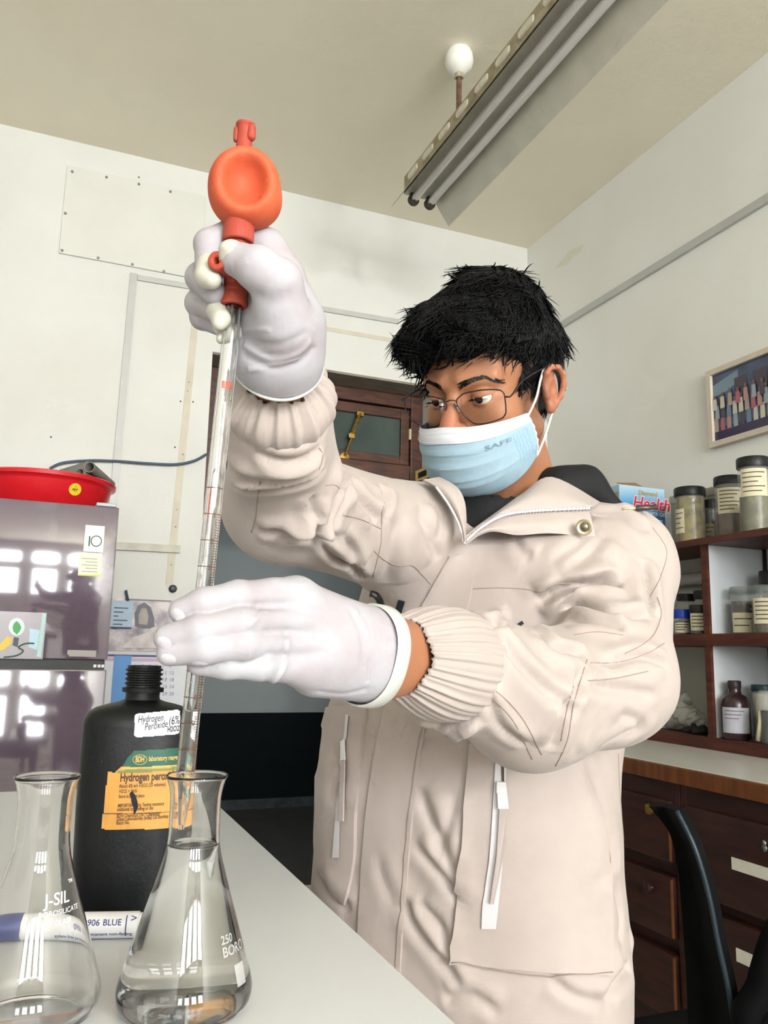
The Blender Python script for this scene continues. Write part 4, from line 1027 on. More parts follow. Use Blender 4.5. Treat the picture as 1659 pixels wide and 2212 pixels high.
# ---- glasses (rims traced in the plane of the lenses)
LR = [(986, 866), (994, 856), (1006, 849), (1045, 842), (1075, 842), (1085, 846), (1090, 855), (1093, 888), (1089, 899), (1081, 905), (1053, 914), (1030, 916), (1018, 911), (1003, 898), (991, 880)]
RR = [(965, 876), (960, 867), (951, 861), (926, 856), (890, 854), (878, 857), (873, 864), (877, 884), (888, 906), (898, 914), (911, 919), (934, 922), (945, 919), (953, 913), (960, 898)]
gl = empty('glasses_anchor', HO) if False else None
m_rim = mat('gunmetal_frame', (70, 62, 64), .3, metal=.85); m_lens = mat('lens_glass', (255, 255, 255), .0, trans=1.0, ior=1.12, spec=.5)
def lens_plane(px, py, sgn):
    n = HM@nrm((sgn*.16, 1, -.10)); p0 = hw((0, .1100, .0)); r = ray(px, py); return CAM+r*(((p0-CAM)@n)/(r@n))
rims = []
gframe = MB(); ctr = {}
for sgn, poly in ((1, LR), (-1, RR)):
    P = catmull([lens_plane(*p, sgn) for p in poly], 5, True); rims.append(P); gframe.tube(P, .00085, 8, closed=True); ctr[sgn] = sum(P)/len(P)
a_, b_ = lens_plane(965, 868, -1), lens_plane(986, 866, 1); gframe.tube(catmull([a_, (a_+b_)/2+HM@V((0, .002, .0015)), b_], 6), .0009, 8)
hl_ = lens_plane(1091, 858, 1); hr_ = lens_plane(874, 864, -1)
gframe.tube(catmull([hl_, hl_+HM@V((.003, .0, .0005)), hl_+HM@V((.0055, -.006, .001)), hw((.0780, .050, .014)), hw((.0835, .005, .0235)), hw((.0845, -.010, .022)), hw((.0845, -.024, .010))], 8), .0011, 8)
gframe.tube(catmull([hr_, hr_+HM@V((-.004, .0, .0005)), hr_+HM@V((-.0065, -.007, .001)), hw((-.0800, .050, .014)), hw((-.0835, .005, .0235)), hw((-.0845, -.024, .010))], 8), .0011, 8)
gob = gframe.obj('glasses', m_rim, person, True)
for (sgn, P) in zip((1, -1), rims):
    n = HM@nrm((sgn*.16, 1, -.10)); c = ctr[sgn]; k = len(P)
    v_ = [c+n*.0006]+[c+(p-c)*.985+n*.0006 for p in P]+[c-n*.0006]+[c+(p-c)*.985-n*.0006 for p in P]
    f_ = [(0, 1+i, 1+(i+1) % k) for i in range(k)]+[(k+1, k+2+(i+1) % k, k+2+i) for i in range(k)]+[(1+i, k+2+i, k+2+(i+1) % k, 1+(i+1) % k) for i in range(k)]
    o = mo('lens', v_, f_, m_lens, gob); recalc(o.data)
    np_ = hw((sgn*.0105, .1015, -.008)); MB().tube([np_+HM@V((0, .001, .006)), np_+HM@V((sgn*.002, -.002, -.006))], .0022, 8).obj('nose_pad', mat('clear_pad', (200, 190, 180), .3), gob, True)
    MB().tube([np_, np_+HM@V((sgn*.002, .005, .003)), lens_plane(988 if sgn > 0 else 962, 878, sgn)], .0006, 6).obj('pad_arm', m_rim, gob, True)

# ================================================================== jacket (base form, then folds pressed into it)
TL, TF, _ = facing(math.radians(27))
tz_px = [(1090, 1130, 1.130), (1092, 1250, 1.125), (1060, 1400, 1.12), (1014, 1560, 1.12), (1000, 1700, 1.12), (1000, 1900, 1.115), (1002, 2080, 1.11), (998, 2300, 1.10)]
tc = np.array([at(*p) for p in tz_px]); o_ = np.argsort(tc[:, 2]); tc = tc[o_]
ta = np.array([.186, .200, .206, .206, .207, .214, .222, .218])[o_]; tb_ = np.array([.115, .135, .142, .145, .148, .152, .158, .156])[o_]
zt0 = tc[0, 2]
def torso(P, da=0.0, top=None):
    z = P[..., 2]; cx_ = np.interp(z, tc[:, 2], tc[:, 0]); cy_ = np.interp(z, tc[:, 2], tc[:, 1]); a = np.interp(z, tc[:, 2], ta)+da; b = np.interp(z, tc[:, 2], tb_)+da
    dx, dy = P[..., 0]-cx_, P[..., 1]-cy_; l = np.abs(dx*TL[0]+dy*TL[1])/a; f_ = np.abs(dx*TF[0]+dy*TF[1])/b
    k = (l**2.3+f_**2.3)**(1/2.3)
    d = (k-1)*np.minimum(a, b)*.92
    return smax(smax(d, z-(tc[-1, 2]-.015), .06), zt0+.03-z, .01)
NB = at(1090, 1108, 1.17); LS = at(1330, 1215, 1.105); RS = at(862, 1164, 1.050)
RE = at(612, 1085, .845); RC = at(604, 882, .702); RW = at(603, 790, .655)
LE = at(1318, 1466, .935); LM = at(1148, 1510, .852); LC = at(1000, 1440, .772); LW = at(835, 1412, .672)
def sleeves(P):
    d = sd_cone(P, LS, LE, .074, .068); d = smin(d, sd_cone(P, LE, LM, .068, .071), .03); d = smin(d, sd_cone(P, LM, LC, .069, .056), .02)
    dl = nrm(LC-LM).astype(np.float32); d = smax(d, (P-(LC+dl*.012).astype(np.float32))@dl, .012)
    e = sd_cone(P, RS, RE, .071, .057); e = smin(e, sd_cone(P, RE, RC, .057, .046), .03)
    dr = nrm(RC-RE).astype(np.float32); e = smax(e, (P-(RC+dr*.004).astype(np.float32))@dr, .012)
    return d, e
def jacket(P):
    d = torso(P)
    d = smin(d, sd_cone(P, NB, LS-V((0, 0, .0)), .062, .074), .05); d = smin(d, sd_cone(P, NB, RS, .062, .070), .05)
    s1, s2 = sleeves(P); d = smin(d, s1, .012); d = smin(d, s2, .022)
    # neck opening and the open throat
    d = smax(d, -sd_cone(P, hw((0, -.02, -.08)), at(1062, 1110, 1.10), .082, .066), .012)
    d = smax(d, -sd_cone(P, at(1050, 1075, 1.02), at(1004, 1172, .985), .050, .006), .008)
    return d
lo = np.minimum.reduce([RC, LC, LE, RE, tc[0]-.26, tc[-1]])-.10; hi = np.maximum.reduce([LS, LE, tc[-1]+.02, tc[0]+.25, NB])+.10
lo[2] = zt0; hi[2] = max(NB[2], RC[2], RS[2])+.11
jv, jf = grid_mesh(jacket, lo, hi, .0039)
jv = relax(jv, jf, 2)
# ---- folds: strokes seen on the cloth, pressed into or raised from the surface
def bvh(v, f): return BVHTree.FromPolygons([Vector(p) for p in v], [tuple(q) for q in f])
JB = bvh(jv, jf)
def hitp(B_, px, py):
    r = B_.ray_cast(Vector(CAM), Vector(nrm(ray(px, py)))); return (None, None) if r[0] is None else (V(r[0]), V(r[1]))
jn = vnormals(jv, jf)
disp = np.zeros(len(jv))
def stroke(pts, w, amp, taper=True):
    C = catmull([(x, y, 0) for x, y in pts], 6); H = [hitp(JB, c[0], c[1])[0] for c in C]; H = [h for h in H if h is not None]
    if len(H) < 2: return
    H = np.array(H); lo_, hi_ = H.min(0)-3*w, H.max(0)+3*w
    ix = np.where(((jv > lo_) & (jv < hi_)).all(1))[0]
    if len(ix) == 0: return
    Q = jv[ix]; best = np.full(len(ix), 1e9); tt = np.zeros(len(ix)); m = len(H)-1
    for k in range(m):
        a, b = H[k], H[k+1]; ab = b-a
        if np.linalg.norm(ab) > .06: continue
        t = np.clip(((Q-a)@ab)/(ab@ab+1e-12), 0, 1); dd = ((Q-a-t[:, None]*ab)**2).sum(1); u = dd < best; best[u] = dd[u]; tt[u] = (k+t[u])/m
    e = np.exp(-best/(w*w))
    if taper: e *= np.clip(np.minimum(tt, 1-tt)*5, 0, 1)**.7
    disp[ix] += amp*e
def fold(pts, w=.010, amp=.006):           # valley with a ridge on its upper/left side
    w *= .85; amp *= 1.7
    stroke(pts, w*.5, -amp*1.1)
    d = V((pts[-1][0]-pts[0][0], pts[-1][1]-pts[0][1])); d = d/np.linalg.norm(d); n = (d[1], -d[0]); k = w*1650
    stroke([(x+n[0]*k, y+n[1]*k) for x, y in pts], w, amp*.8)
    stroke([(x-n[0]*k, y-n[1]*k) for x, y in pts], w, amp*.5)
# raised right arm (image left)
for p, w, a in (
    ([(500, 1010), (560, 1025), (640, 1015), (700, 985)], .011, .007), ([(545, 965), (590, 985), (640, 985), (690, 960)], .009, .006),
    ([(500, 1045), (560, 1048), (640, 1035), (700, 1010)], .010, .006), ([(640, 1140), (690, 1110), (720, 1060), (740, 1010)], .012, .008),
    ([(620, 1145), (660, 1135), (680, 1110)], .010, .006), ([(690, 1145), (720, 1100), (745, 1050)], .010, .006), ([(672, 1070), (668, 1110), (672, 1145)], .008, .006),
    ([(560, 1150), (620, 1140), (670, 1150)], .010, .005), ([(672, 1150), (720, 1200), (760, 1218), (785, 1250)], .009, .006), ([(745, 1045), (780, 1090), (815, 1120)], .012, .006),
    ([(735, 1150), (760, 1190), (775, 1215)], .010, .005), ([(830, 1050), (835, 1080), (825, 1120)], .010, .004), ([(600, 1160), (690, 1150), (740, 1165)], .012, .004)): fold(p, w, a)
# left sleeve (image right)
for p, w, a in (
    ([(1165, 1305), (1215, 1272), (1270, 1262), (1345, 1262)], .014, .014), ([(1215, 1310), (1270, 1320), (1330, 1335), (1400, 1330)], .013, .007),
    ([(1230, 1340), (1300, 1350), (1345, 1365)], .012, .006), ([(1005, 1345), (1060, 1350), (1100, 1340)], .010, .006), ([(1085, 1372), (1120, 1430), (1190, 1500), (1250, 1540)], .013, .005),
    ([(905, 1552), (960, 1556), (1000, 1548), (1025, 1530)], .012, .014), ([(890, 1570), (950, 1575), (1000, 1560)], .009, .005), ([(1000, 1470), (1050, 1500), (1080, 1560), (1140, 1610)], .010, .005),
    ([(1250, 1480), (1330, 1490), (1420, 1500)], .014, .004), ([(1190, 1620), (1210, 1560), (1235, 1500), (1265, 1440)], .014, .006), ([(1300, 1440), (1380, 1420), (1440, 1440)], .012, .005),
    ([(1160, 1360), (1200, 1400), (1260, 1410)], .010, .005), ([(1390, 1210), (1400, 1280), (1400, 1330)], .012, .005), ([(1280, 1110), (1340, 1120), (1400, 1150)], .012, .004),
    ([(1000, 1400), (1030, 1380), (1070, 1375)], .009, .005), ([(1330, 1540), (1380, 1560), (1300, 1610)], .012, .004)): fold(p, w, a)
# chest and front
for p, w, a in (
    ([(1310, 1150), (1270, 1200), (1210, 1250), (1150, 1310)], .016, .008), ([(1290, 1140), (1240, 1185), (1190, 1215)], .014, .005), ([(905, 1095), (930, 1160), (950, 1210)], .014, .006),
    ([(935, 1085), (950, 1120), (945, 1170)], .012, .005), ([(860, 1120), (850, 1200), (835, 1260)], .016, .006), ([(1110, 1160), (1125, 1190), (1150, 1205)], .012, .004),
    ([(905, 1700), (940, 1790), (990, 1900)], .014, .006), ([(895, 1820), (960, 1900), (1010, 1960)], .012, .006), ([(870, 1940), (900, 2010), (960, 2080), (1000, 2130)], .012, .007),
    ([(985, 1710), (965, 1800), (940, 1850)], .012, .004), ([(900, 1950), (950, 2000), (970, 2060)], .012, .006), ([(1185, 2110), (1240, 2150), (1300, 2165)], .012, .006),
    ([(960, 2160), (1020, 2150), (1080, 2190)], .014, .006), ([(1300, 2160), (1340, 2110), (1360, 2090)], .014, .008), ([(1240, 1600), (1270, 1720), (1310, 1830), (1315, 1900)], .012, .004),
    ([(820, 1850), (830, 1900), (860, 1960)], .012, .004), ([(720, 1620), (740, 1660), (730, 1740)], .016, .006), ([(1270, 1920), (1310, 1880)], .012, .004), ([(690, 1880), (720, 1930), (760, 1960)], .012, .005),
    ([(1330, 1900), (1345, 1980), (1340, 2040)], .012, .005)): fold(p, w*1.25, a*.62)
rg = np.random.default_rng(5)
wn = np.zeros(len(jv))
for k in range(26):
    dvec = rg.normal(0, 1, 3); dvec /= np.linalg.norm(dvec); fr_ = rg.uniform(25, 90); wn += np.sin(jv@dvec*fr_+rg.uniform(0, 6.28)+1.5*np.sin(jv@rg.normal(0, 12, 3)))*(20/fr_)
disp += wn*.0006
jv = jv+jn*disp[:, None]; jv = relax(jv, jf, 1, .4)
m_jack = mat('beige_jacket_cloth', (176, 164, 157), .55, noise=.03, nscale=40, bump=.05, bscale=700, sheen=.15, spec=.3)
m_seam = mat('jacket_seam_thread', (150, 132, 120), .7)
jk = tag(npmesh('jacket', jv, jf, m_jack, person), 'beige hooded jacket with wrinkled sleeves')
JB = bvh(jv, jf)
def hit_far(px, py, dmin):                  # first cloth at least dmin in front of the camera (looks past the sleeve)
    d = nrm(ray(px, py)); o = V(CAM)
    for _ in range(6):
        r = JB.ray_cast(Vector(o), Vector(d))
        if r[0] is None: return None, None
        p = V(r[0])
        if (p-CAM)@FW >= dmin and V(r[1])@d < 0: return p, V(r[1])
        o = p+d*.003
    return None, None
def on_jacket(px, py, off=.0, dmin=0.0):
    p, n = hitp(JB, px, py) if dmin <= 0 else hit_far(px, py, dmin); return None if p is None else p+n*off
def seam(pts, r=.0005, m=None, name='seam', off=.0002, dmin=0.0):
    P = [on_jacket(c[0], c[1], off, dmin) for c in catmull([(x, y, 0) for x, y in pts], 8)]; P = [p for p in P if p is not None]
    runs = [[P[0]]] if P else []
    for a, b in zip(P[:-1], P[1:]):
        if np.linalg.norm(b-a) > .02: runs.append([])
        runs[-1].append(b)
    mb = MB()
    if runs:
        r_ = max(runs, key=len)
        if len(r_) > 2: mb.tube(r_, r, 5)
    if mb.v: return mb.obj(name, m or m_seam, jk, True, fix=False)
for pts in ([(840, 1050), (825, 1110), (823, 1170), (812, 1220), (795, 1290)],                              # armhole image left
            [(562, 1040), (556, 1080), (552, 1120), (543, 1150)], [(672, 1062), (670, 1110), (676, 1155), (712, 1188), (745, 1215), (770, 1218), (790, 1250)],
            [(740, 1113), (780, 1122), (822, 1142)], [(690, 968), (697, 985), (690, 1015)], [(705, 1048), (725, 1048), (738, 1062)],
            [(808, 1190), (830, 1210), (860, 1222), (890, 1222), (910, 1240), (930, 1262)],                    # yoke, left
            [(1022, 1272), (1070, 1270), (1130, 1272), (1170, 1278), (1200, 1262), (1232, 1262)],              # yoke, right
            [(1410, 1140), (1440, 1190), (1425, 1250), (1405, 1290)], [(1420, 1290), (1428, 1330), (1405, 1380), (1350, 1412)], [(1240, 1372), (1290, 1365), (1345, 1372)],
            [(1275, 1432), (1340, 1430), (1400, 1410), (1435, 1390)], [(1270, 1470), (1330, 1465), (1400, 1450)],
            [(998, 1458), (1060, 1505), (1110, 1560), (1150, 1640)], [(1012, 1452), (1080, 1500), (1130, 1555), (1170, 1630)], [(1268, 1425), (1240, 1520), (1225, 1600), (1200, 1655)], [(1255, 1428), (1228, 1520), (1212, 1600)],
            [(1262, 1660), (1300, 1780), (1318, 1850), (1316, 1900)], [(1335, 1600), (1338, 1700), (1350, 1850), (1356, 1960)]): seam(pts)
# ---- raised panels: traced outline -> grid on the cloth, lifted off it by a few millimetres
def panel(name, left, right, lift, m, parent=jk, n=16, dmin=0.0):
    """left/right: matching outlines (pixels) from top to bottom"""
    A = catmull([(x, y, 0) for x, y in left], 8); k = len(A); Bq = catmull([(x, y, 0) for x, y in right], 8)
    Bq = [Bq[int(round(i*(len(Bq)-1)/(k-1)))] for i in range(k)]; top = np.full((k, n+1, 3), np.nan); bot = top.copy()
    for i in range(k):
        for j in range(n+1):
            x = A[i]+(Bq[i]-A[i])*(j/n); p, nn = hit_far(x[0], x[1], dmin)
            if p is None: continue
            top[i, j] = p+nn*lift; bot[i, j] = p-nn*.004
    for arr in (top, bot):                      # fill misses from neighbours
        for _ in range(40):
            bad = np.isnan(arr[..., 0])
            if not bad.any(): break
            for i, j in np.argwhere(bad):
                nb = [arr[a, b] for a, b in ((i-1, j), (i+1, j), (i, j-1), (i, j+1)) if 0 <= a < k and 0 <= b <= n and not np.isnan(arr[a, b, 0])]
                if nb: arr[i, j] = sum(nb)/len(nb)
    v = np.concatenate([top.reshape(-1, 3), bot.reshape(-1, 3)]); f = []; S = k*(n+1); ix = lambda i, j: i*(n+1)+j
    for i in range(k-1):
        for j in range(n): f.append((ix(i, j), ix(i+1, j), ix(i+1, j+1), ix(i, j+1)))
    rim = [ix(i, 0) for i in range(k)]+[ix(k-1, j) for j in range(1, n+1)]+[ix(i, n) for i in range(k-2, -1, -1)]+[ix(0, j) for j in range(n-1, 0, -1)]
    for a, b in zip(rim, rim[1:]+rim[:1]): f.append((a, b, b+S, a+S))
    o = mo(name, v, f, m, parent, True, 60); recalc(o.data); return o
pk = panel('front_placket', [(968, 1200), (915, 1300), (880, 1400), (830, 1540), (800, 1700), (785, 1850), (775, 2020), (770, 2160)], [(1030, 1195), (1015, 1300), (985, 1400), (925, 1560), (900, 1700), (885, 1850), (872, 2000), (862, 2160)], .0035, m_jack, n=12, dmin=.90)
seam([(1018, 1230), (1010, 1310), (978, 1400), (915, 1570), (893, 1700), (877, 1850), (864, 2000), (855, 2130)], .0006, off=.0042, dmin=.90)
pp = panel('cargo_pocket', [(1018, 1590), (1004, 1730), (995, 1830), (985, 1950), (975, 2080)], [(1240, 1590), (1292, 1730), (1308, 1830), (1316, 1950), (1318, 2108)], .006, m_jack, n=20, dmin=.922)
seam([(980, 2076), (1060, 2090), (1170, 2104), (1316, 2100)], .0007, off=.0065)
p2_ = panel('cargo_pocket', [(712, 1530), (692, 1620), (688, 1740), (690, 1860), (738, 1952)], [(795, 1520), (782, 1640), (772, 1760), (768, 1860), (748, 1956)], .006, m_jack, n=12)
# pocket zip with puller
m_zip = mat('white_zip_tape', (204, 200, 202), .5); m_zpm = mat('white_zip_metal', (222, 222, 220), .3, metal=.2)
JB2 = JB
def lifted(px, py, off): p, n = hit_far(px, py, .922); return p+n*off
def ribbon(name, left, right, off, m, parent, th=.0008):
    A = catmull([(x, y, 0) for x, y in left], 6); Bq = catmull([(x, y, 0) for x, y in right], 6); k = min(len(A), len(Bq)); v = []; f = []
    for i in range(k):
        for q in (A[i], (A[i]+Bq[i])/2, Bq[i]):
            p, n = hit_far(q[0], q[1], .922); v.append(p+n*off)
    for i in range(k-1):
        for j in range(2): f.append((i*3+j, (i+1)*3+j, (i+1)*3+j+1, i*3+j+1))
    return mo(name, v, f, m, parent, True)
zp = ribbon('pocket_zip', [(1074, 1600), (1066, 1730), (1058, 1850), (1045, 1940), (1042, 2000)], [(1099, 1600), (1090, 1730), (1086, 1850), (1078, 1940), (1072, 2000)], .0082, m_zip, pp)
ribbon('zip_opening', [(1084, 1610), (1084, 1650), (1085, 1684)], [(1090, 1610), (1090, 1650), (1090, 1684)], .0090, mat('dark_zip_metal', (90, 78, 70), .4, metal=.5), zp)  # narrow strip of darker metal down the middle of the zip
def plate(name, c4, off, th, m, parent):
    P = [lifted(x, y, off) for x, y in c4]; n = nrm(np.cross(P[1]-P[0], P[2]-P[0])); n = n if n@(CAM-P[0]) > 0 else -n
    v, f = poly_prism(P, n*th); o = mo(name, v, f, m, parent); recalc(o.data); return o
sl_ = plate('zip_slider', [(1075, 1683), (1094, 1683), (1096, 1708), (1074, 1708)], .009, .004, m_zpm, pp)
plate('zip_puller', [(1076, 1706), (1096, 1706), (1099, 1740), (1077, 1741)], .012, .0025, m_zpm, sl_)
plate('zip_cord', [(1080, 1740), (1096, 1740), (1086, 1850), (1068, 1945), (1060, 1943), (1074, 1840)], .011, .002, m_jack, sl_)
ribbon('pocket_zip', [(757, 1545), (752, 1600), (742, 1680), (728, 1850)], [(763, 1545), (758, 1600), (748, 1680), (742, 1850)], .0082, m_zip, p2_)
plate('zip_puller', [(751, 1600), (758, 1600), (758, 1640), (752, 1640)], .0095, .002, m_zpm, p2_)
plate('zip_cord', [(752, 1640), (758, 1640), (755, 1770), (746, 1770)], .010, .002, m_jack, p2_)
# lettering on the chest, mostly hidden behind the hand
m_let = mat('black_chest_print', (28, 30, 34), .6)
def strk(pts, w, name='chest_print'):
    C = catmull([(x, y, 0) for x, y in pts], 8); v = []; f = []
    for i, c in enumerate(C):
        t = C[min(i+1, len(C)-1)]-C[max(i-1, 0)]; t = t/np.linalg.norm(t); n = V((t[1], -t[0], 0))*w/2
        for s in (-1, 1): p, q = hit_far(c[0]+n[0]*s, c[1]+n[1]*s, .90); v.append(p+q*.0012)
    f = [(2*i, 2*i+1, 2*i+3, 2*i+2) for i in range(len(C)-1)]; mo(name, v, f, m_let, jk, True)
strk([(800, 1282), (812, 1285), (822, 1300), (821, 1318), (808, 1334), (796, 1338)], 13)
strk([(868, 1296), (862, 1318), (858, 1340)], 15)
strk([(1118, 1352), (1130, 1344)], 8)

# ---- collar, hood, throat
def sheet(name, rows, m, parent=jk, th=.003, per=6, smooth=True):
    """rows of (px, py, depth) control points -> smooth thin sheet"""
    R = [catmull([at(*p) for p in r], per) for r in rows]; cols = list(zip(*R)); G = [catmull(c, per) for c in cols]
    nu_ = len(G); nv_ = len(G[0]); P = np.array(G); du = np.gradient(P, axis=0); dv = np.gradient(P, axis=1); n = np.cross(du, dv); n /= np.linalg.norm(n, axis=2)[..., None]+1e-12
    if (n*(CAM-P)).sum() < 0: n = -n
    v = np.concatenate([P.reshape(-1, 3), (P-n*th).reshape(-1, 3)]); S = nu_*nv_; ix = lambda i, j: i*nv_+j; f = []
    for i in range(nu_-1):
        for j in range(nv_-1): q = (ix(i, j), ix(i+1, j), ix(i+1, j+1), ix(i, j+1)); f += [q, tuple(a+S for a in q[::-1])]
    rim = [ix(i, 0) for i in range(nu_)]+[ix(nu_-1, j) for j in range(1, nv_)]+[ix(i, nv_-1) for i in range(nu_-2, -1, -1)]+[ix(0, j) for j in range(nv_-2, 0, -1)]
    for a, b in zip(rim, rim[1:]+rim[:1]): f.append((a, b, b+S, a+S))
    o = mo(name, v, f, m, parent, True, 60); recalc(o.data); return o
# ---- collar flaps, hood
def jp(px, py, off):
    p = on_jacket(px, py, off); return p if p is not None else at(px, py, 1.03)
def sheet3(name, rows, m, parent=jk, th=.003, per=6):
    G = [catmull(c, per) for c in zip(*[catmull(r, per) for r in rows])]; P = np.array(G); nu_, nv_ = P.shape[:2]
    n = np.cross(np.gradient(P, axis=0), np.gradient(P, axis=1)); n /= np.linalg.norm(n, axis=2)[..., None]+1e-12
    if (n*(CAM-P)).sum() < 0: n = -n
    v = np.concatenate([P.reshape(-1, 3), (P-n*th).reshape(-1, 3)]); S = nu_*nv_; ix = lambda i, j: i*nv_+j; f = []
    for i in range(nu_-1):
        for j in range(nv_-1): q = (ix(i, j), ix(i+1, j), ix(i+1, j+1), ix(i, j+1)); f += [q, tuple(a+S for a in q[::-1])]
    rim = [ix(i, 0) for i in range(nu_)]+[ix(nu_-1, j) for j in range(1, nv_)]+[ix(i, nv_-1) for i in range(nu_-2, -1, -1)]+[ix(0, j) for j in range(nv_-2, 0, -1)]
    for a, b in zip(rim, rim[1:]+rim[:1]): f.append((a, b, b+S, a+S))
    o = mo(name, v, f, m, parent, True, 60); recalc(o.data); return o
VB = at(1003, 1172, .975)
zl = [VB, at(1042, 1138, .985), at(1092, 1112, .995), at(1165, 1103, 1.005), at(1272, 1098, 1.02)]          # zip line of the folded collar
up_ = [at(1010, 1150, 1.0), at(1072, 1106, 1.030), at(1128, 1066, 1.055), at(1192, 1030, 1.075), at(1296, 1084, 1.075)]
md_ = [(a*.5+b*.5)+(CAM-a)*.018 for a, b in zip(zl, up_)]
sheet3('collar', [up_, md_, zl], m_jack)
lw_ = [VB+V((0, 0, -.002)), at(1058, 1149, .975), at(1118, 1156, .980), at(1192, 1152, .985), at(1287, 1161, 1.0)]
mm_ = [(a*.5+b*.5)+(CAM-a)*.008 for a, b in zip(zl, lw_)]
sf = sheet3('storm_flap', [zl, mm_, lw_], m_jack)
MB().tube([p+(CAM-p)*.006 for p in catmull(zl, 8)], .0017, 6).obj('collar_zip', m_zip, jk, True)
zt = MB()
for k, p in enumerate(catmull(zl, 26)): 
    if k % 2 == 0: zt.lathe([(0, -.001), (.0026, -.001), (.0026, .001), (0, .001)], p+(CAM-p)*.0062, RT, 5)
tag(zt.obj('zip_teeth', mat('zip_teeth_white', (205, 200, 205), .4), jk), kind='stuff')
sn = at(1262, 1139, .985); dn = nrm(CAM-sn)
sno = MB().lathe([(.0052, 0), (.0098, 0), (.0098, .0016), (.0082, .0030), (.0058, .0022), (.0048, .0005), (.0048, 0)], sn+dn*.004, dn, 24).obj('snap_stud', mat('nickel_snap', (196, 186, 160), .3, metal=.9), sf, True, 40)
MB().lathe([(0, .0012), (.0034, .0012), (.0042, .0004), (.0052, .0004)], sn+dn*.0040, dn, 16).obj('stud_socket', mat('dark_snap', (120, 112, 96), .3, metal=.9), sno, True)
# collar on the other side of the throat
ol = [at(914, 1036, 1.015), at(942, 1052, 1.0), at(968, 1088, .99), at(990, 1130, .98), VB]
il = [at(950, 1030, 1.045), at(985, 1050, 1.015), at(1003, 1080, .998), at(1008, 1125, .985), at(1005, 1168, .975)]
ml = [(a*.55+b*.45)+(CAM-a)*.010 for a, b in zip(ol, il)]
sheet3('collar', [il, ml, ol], m_jack)
MB().tube([p+(CAM-p)*.005 for p in catmull(ol[1:], 8)], .0017, 6).obj('collar_zip', m_zip, jk, True)
# hood lying on the shoulder: black lining and beige edge, cord with a metal toggle
m_blk = mat('black_cotton', (11, 12, 15), .8, noise=.2, nscale=200)
def hood(P):
    d = sd_cone(P, at(1210, 1062, 1.11), at(1262, 1052, 1.12), .030, .026); d = smin(d, sd_cone(P, at(1262, 1052, 1.12), at(1335, 1098, 1.10), .026, .010), .02)
    return smin(d, sd_cone(P, at(1150, 1070, 1.17), at(1210, 1060, 1.12), .045, .030), .02)
c = at(1240, 1070, 1.13); v, f = grid_mesh(hood, c-.14, c+.14, .004); npmesh('hood_lining', v, f, m_blk, jk)
def hood2(P):
    d = sd_cone(P, at(1260, 1108, 1.075), at(1350, 1104, 1.065), .012, .010); d = smin(d, sd_cone(P, at(1350, 1104, 1.065), at(1385, 1104, 1.06), .009, .004), .008)
    return smin(d, sd_cone(P, at(1100, 1090, 1.20), at(1280, 1112, 1.15), .055, .035), .03)
c = at(1250, 1100, 1.12); v, f = grid_mesh(hood2, c-.16, c+.16, .004); npmesh('hood', v, f, m_jack, jk)
tg = at(1374, 1098, 1.055); tg2 = at(1417, 1096, 1.05); td = nrm(tg2-tg)
o = MB().lathe([(0, 0), (.0038, 0), (.0042, .001), (.0040, .012), (.0034, .014), (.0034, .020), (.0042, .022), (.0042, .025), (0, .025)], tg, td, 14).obj('cord_toggle', mat('gunmetal_toggle', (92, 86, 88), .25, metal=.9), jk, True, 40)
MB().tube([at(1345, 1099, 1.055), tg, tg+td*.004], .0018, 6).obj('hood_cord', mat('cream_cord', (214, 196, 168), .7), jk, True)

# ---- gathered cuffs
def cuff(name, c0, c1, r0, r1, nr, seed, parent=jk, amp=.0032):
    d = nrm(c1-c0); a, b = frame_axes(d); g = random.Random(seed); n = 220; kk = 16; ph = [g.uniform(0, 6.28) for _ in range(6)]; v = []; f = []
    fr = [nr, int(nr*.63), int(nr*1.7), 7]
    L_ = np.linalg.norm(c1-c0)
    for i in range(kk+1):
        t = i/kk; c = c0+(c1-c0)*t; r = r0+(r1-r0)*t**1.6+.007*math.sin(math.pi*min(1, t*1.05))
        am = amp*(.25+.9*t)*(1 if t < .96 else .7)
        for j in range(n):
            w = 2*math.pi*j/n; s = .6*math.sin(fr[0]*w+ph[0]+.8*math.sin(2*w))+.45*math.sin(fr[1]*w+ph[1]+.6*t)+.25*math.sin(fr[2]*w+ph[2])+.3*math.sin(fr[3]*w+ph[3]+t)
            rr = r+am*(abs(s)**.8*math.copysign(1, s)); v.append(c+rr*(math.cos(w)*a+math.sin(w)*b)+d*(.0020*math.sin(5*w+ph[4]) if t > .9 else 0))
    for i in range(kk):
        for j in range(n): f.append((i*n+j, i*n+(j+1) % n, (i+1)*n+(j+1) % n, (i+1)*n+j))
    # turn the edge inwards so the cuff has thickness
    base = len(v)
    for j in range(n): p = v[kk*n+j]; v.append(c1-d*.012+(p-c1)*.90)
    for j in range(n): f.append((kk*n+j, kk*n+(j+1) % n, base+(j+1) % n, base+j))
    o = mo(name, v, f, m_jack, parent, True); recalc(o.data); return o
dR = nrm(RW-RC); dL = nrm(LW-LC)
cR0 = RC-dR*.004; cR1 = at(604, 812, .668)
cuff('gathered_cuff', cR0, cR1, .0440, .0290, 20, 1, amp=.0030)
cL0 = LC-dL*.006; cL1 = at(862, 1418, .685)
cuff('gathered_cuff', cL0, cL1, .0480, .0315, 40, 2, amp=.0020)

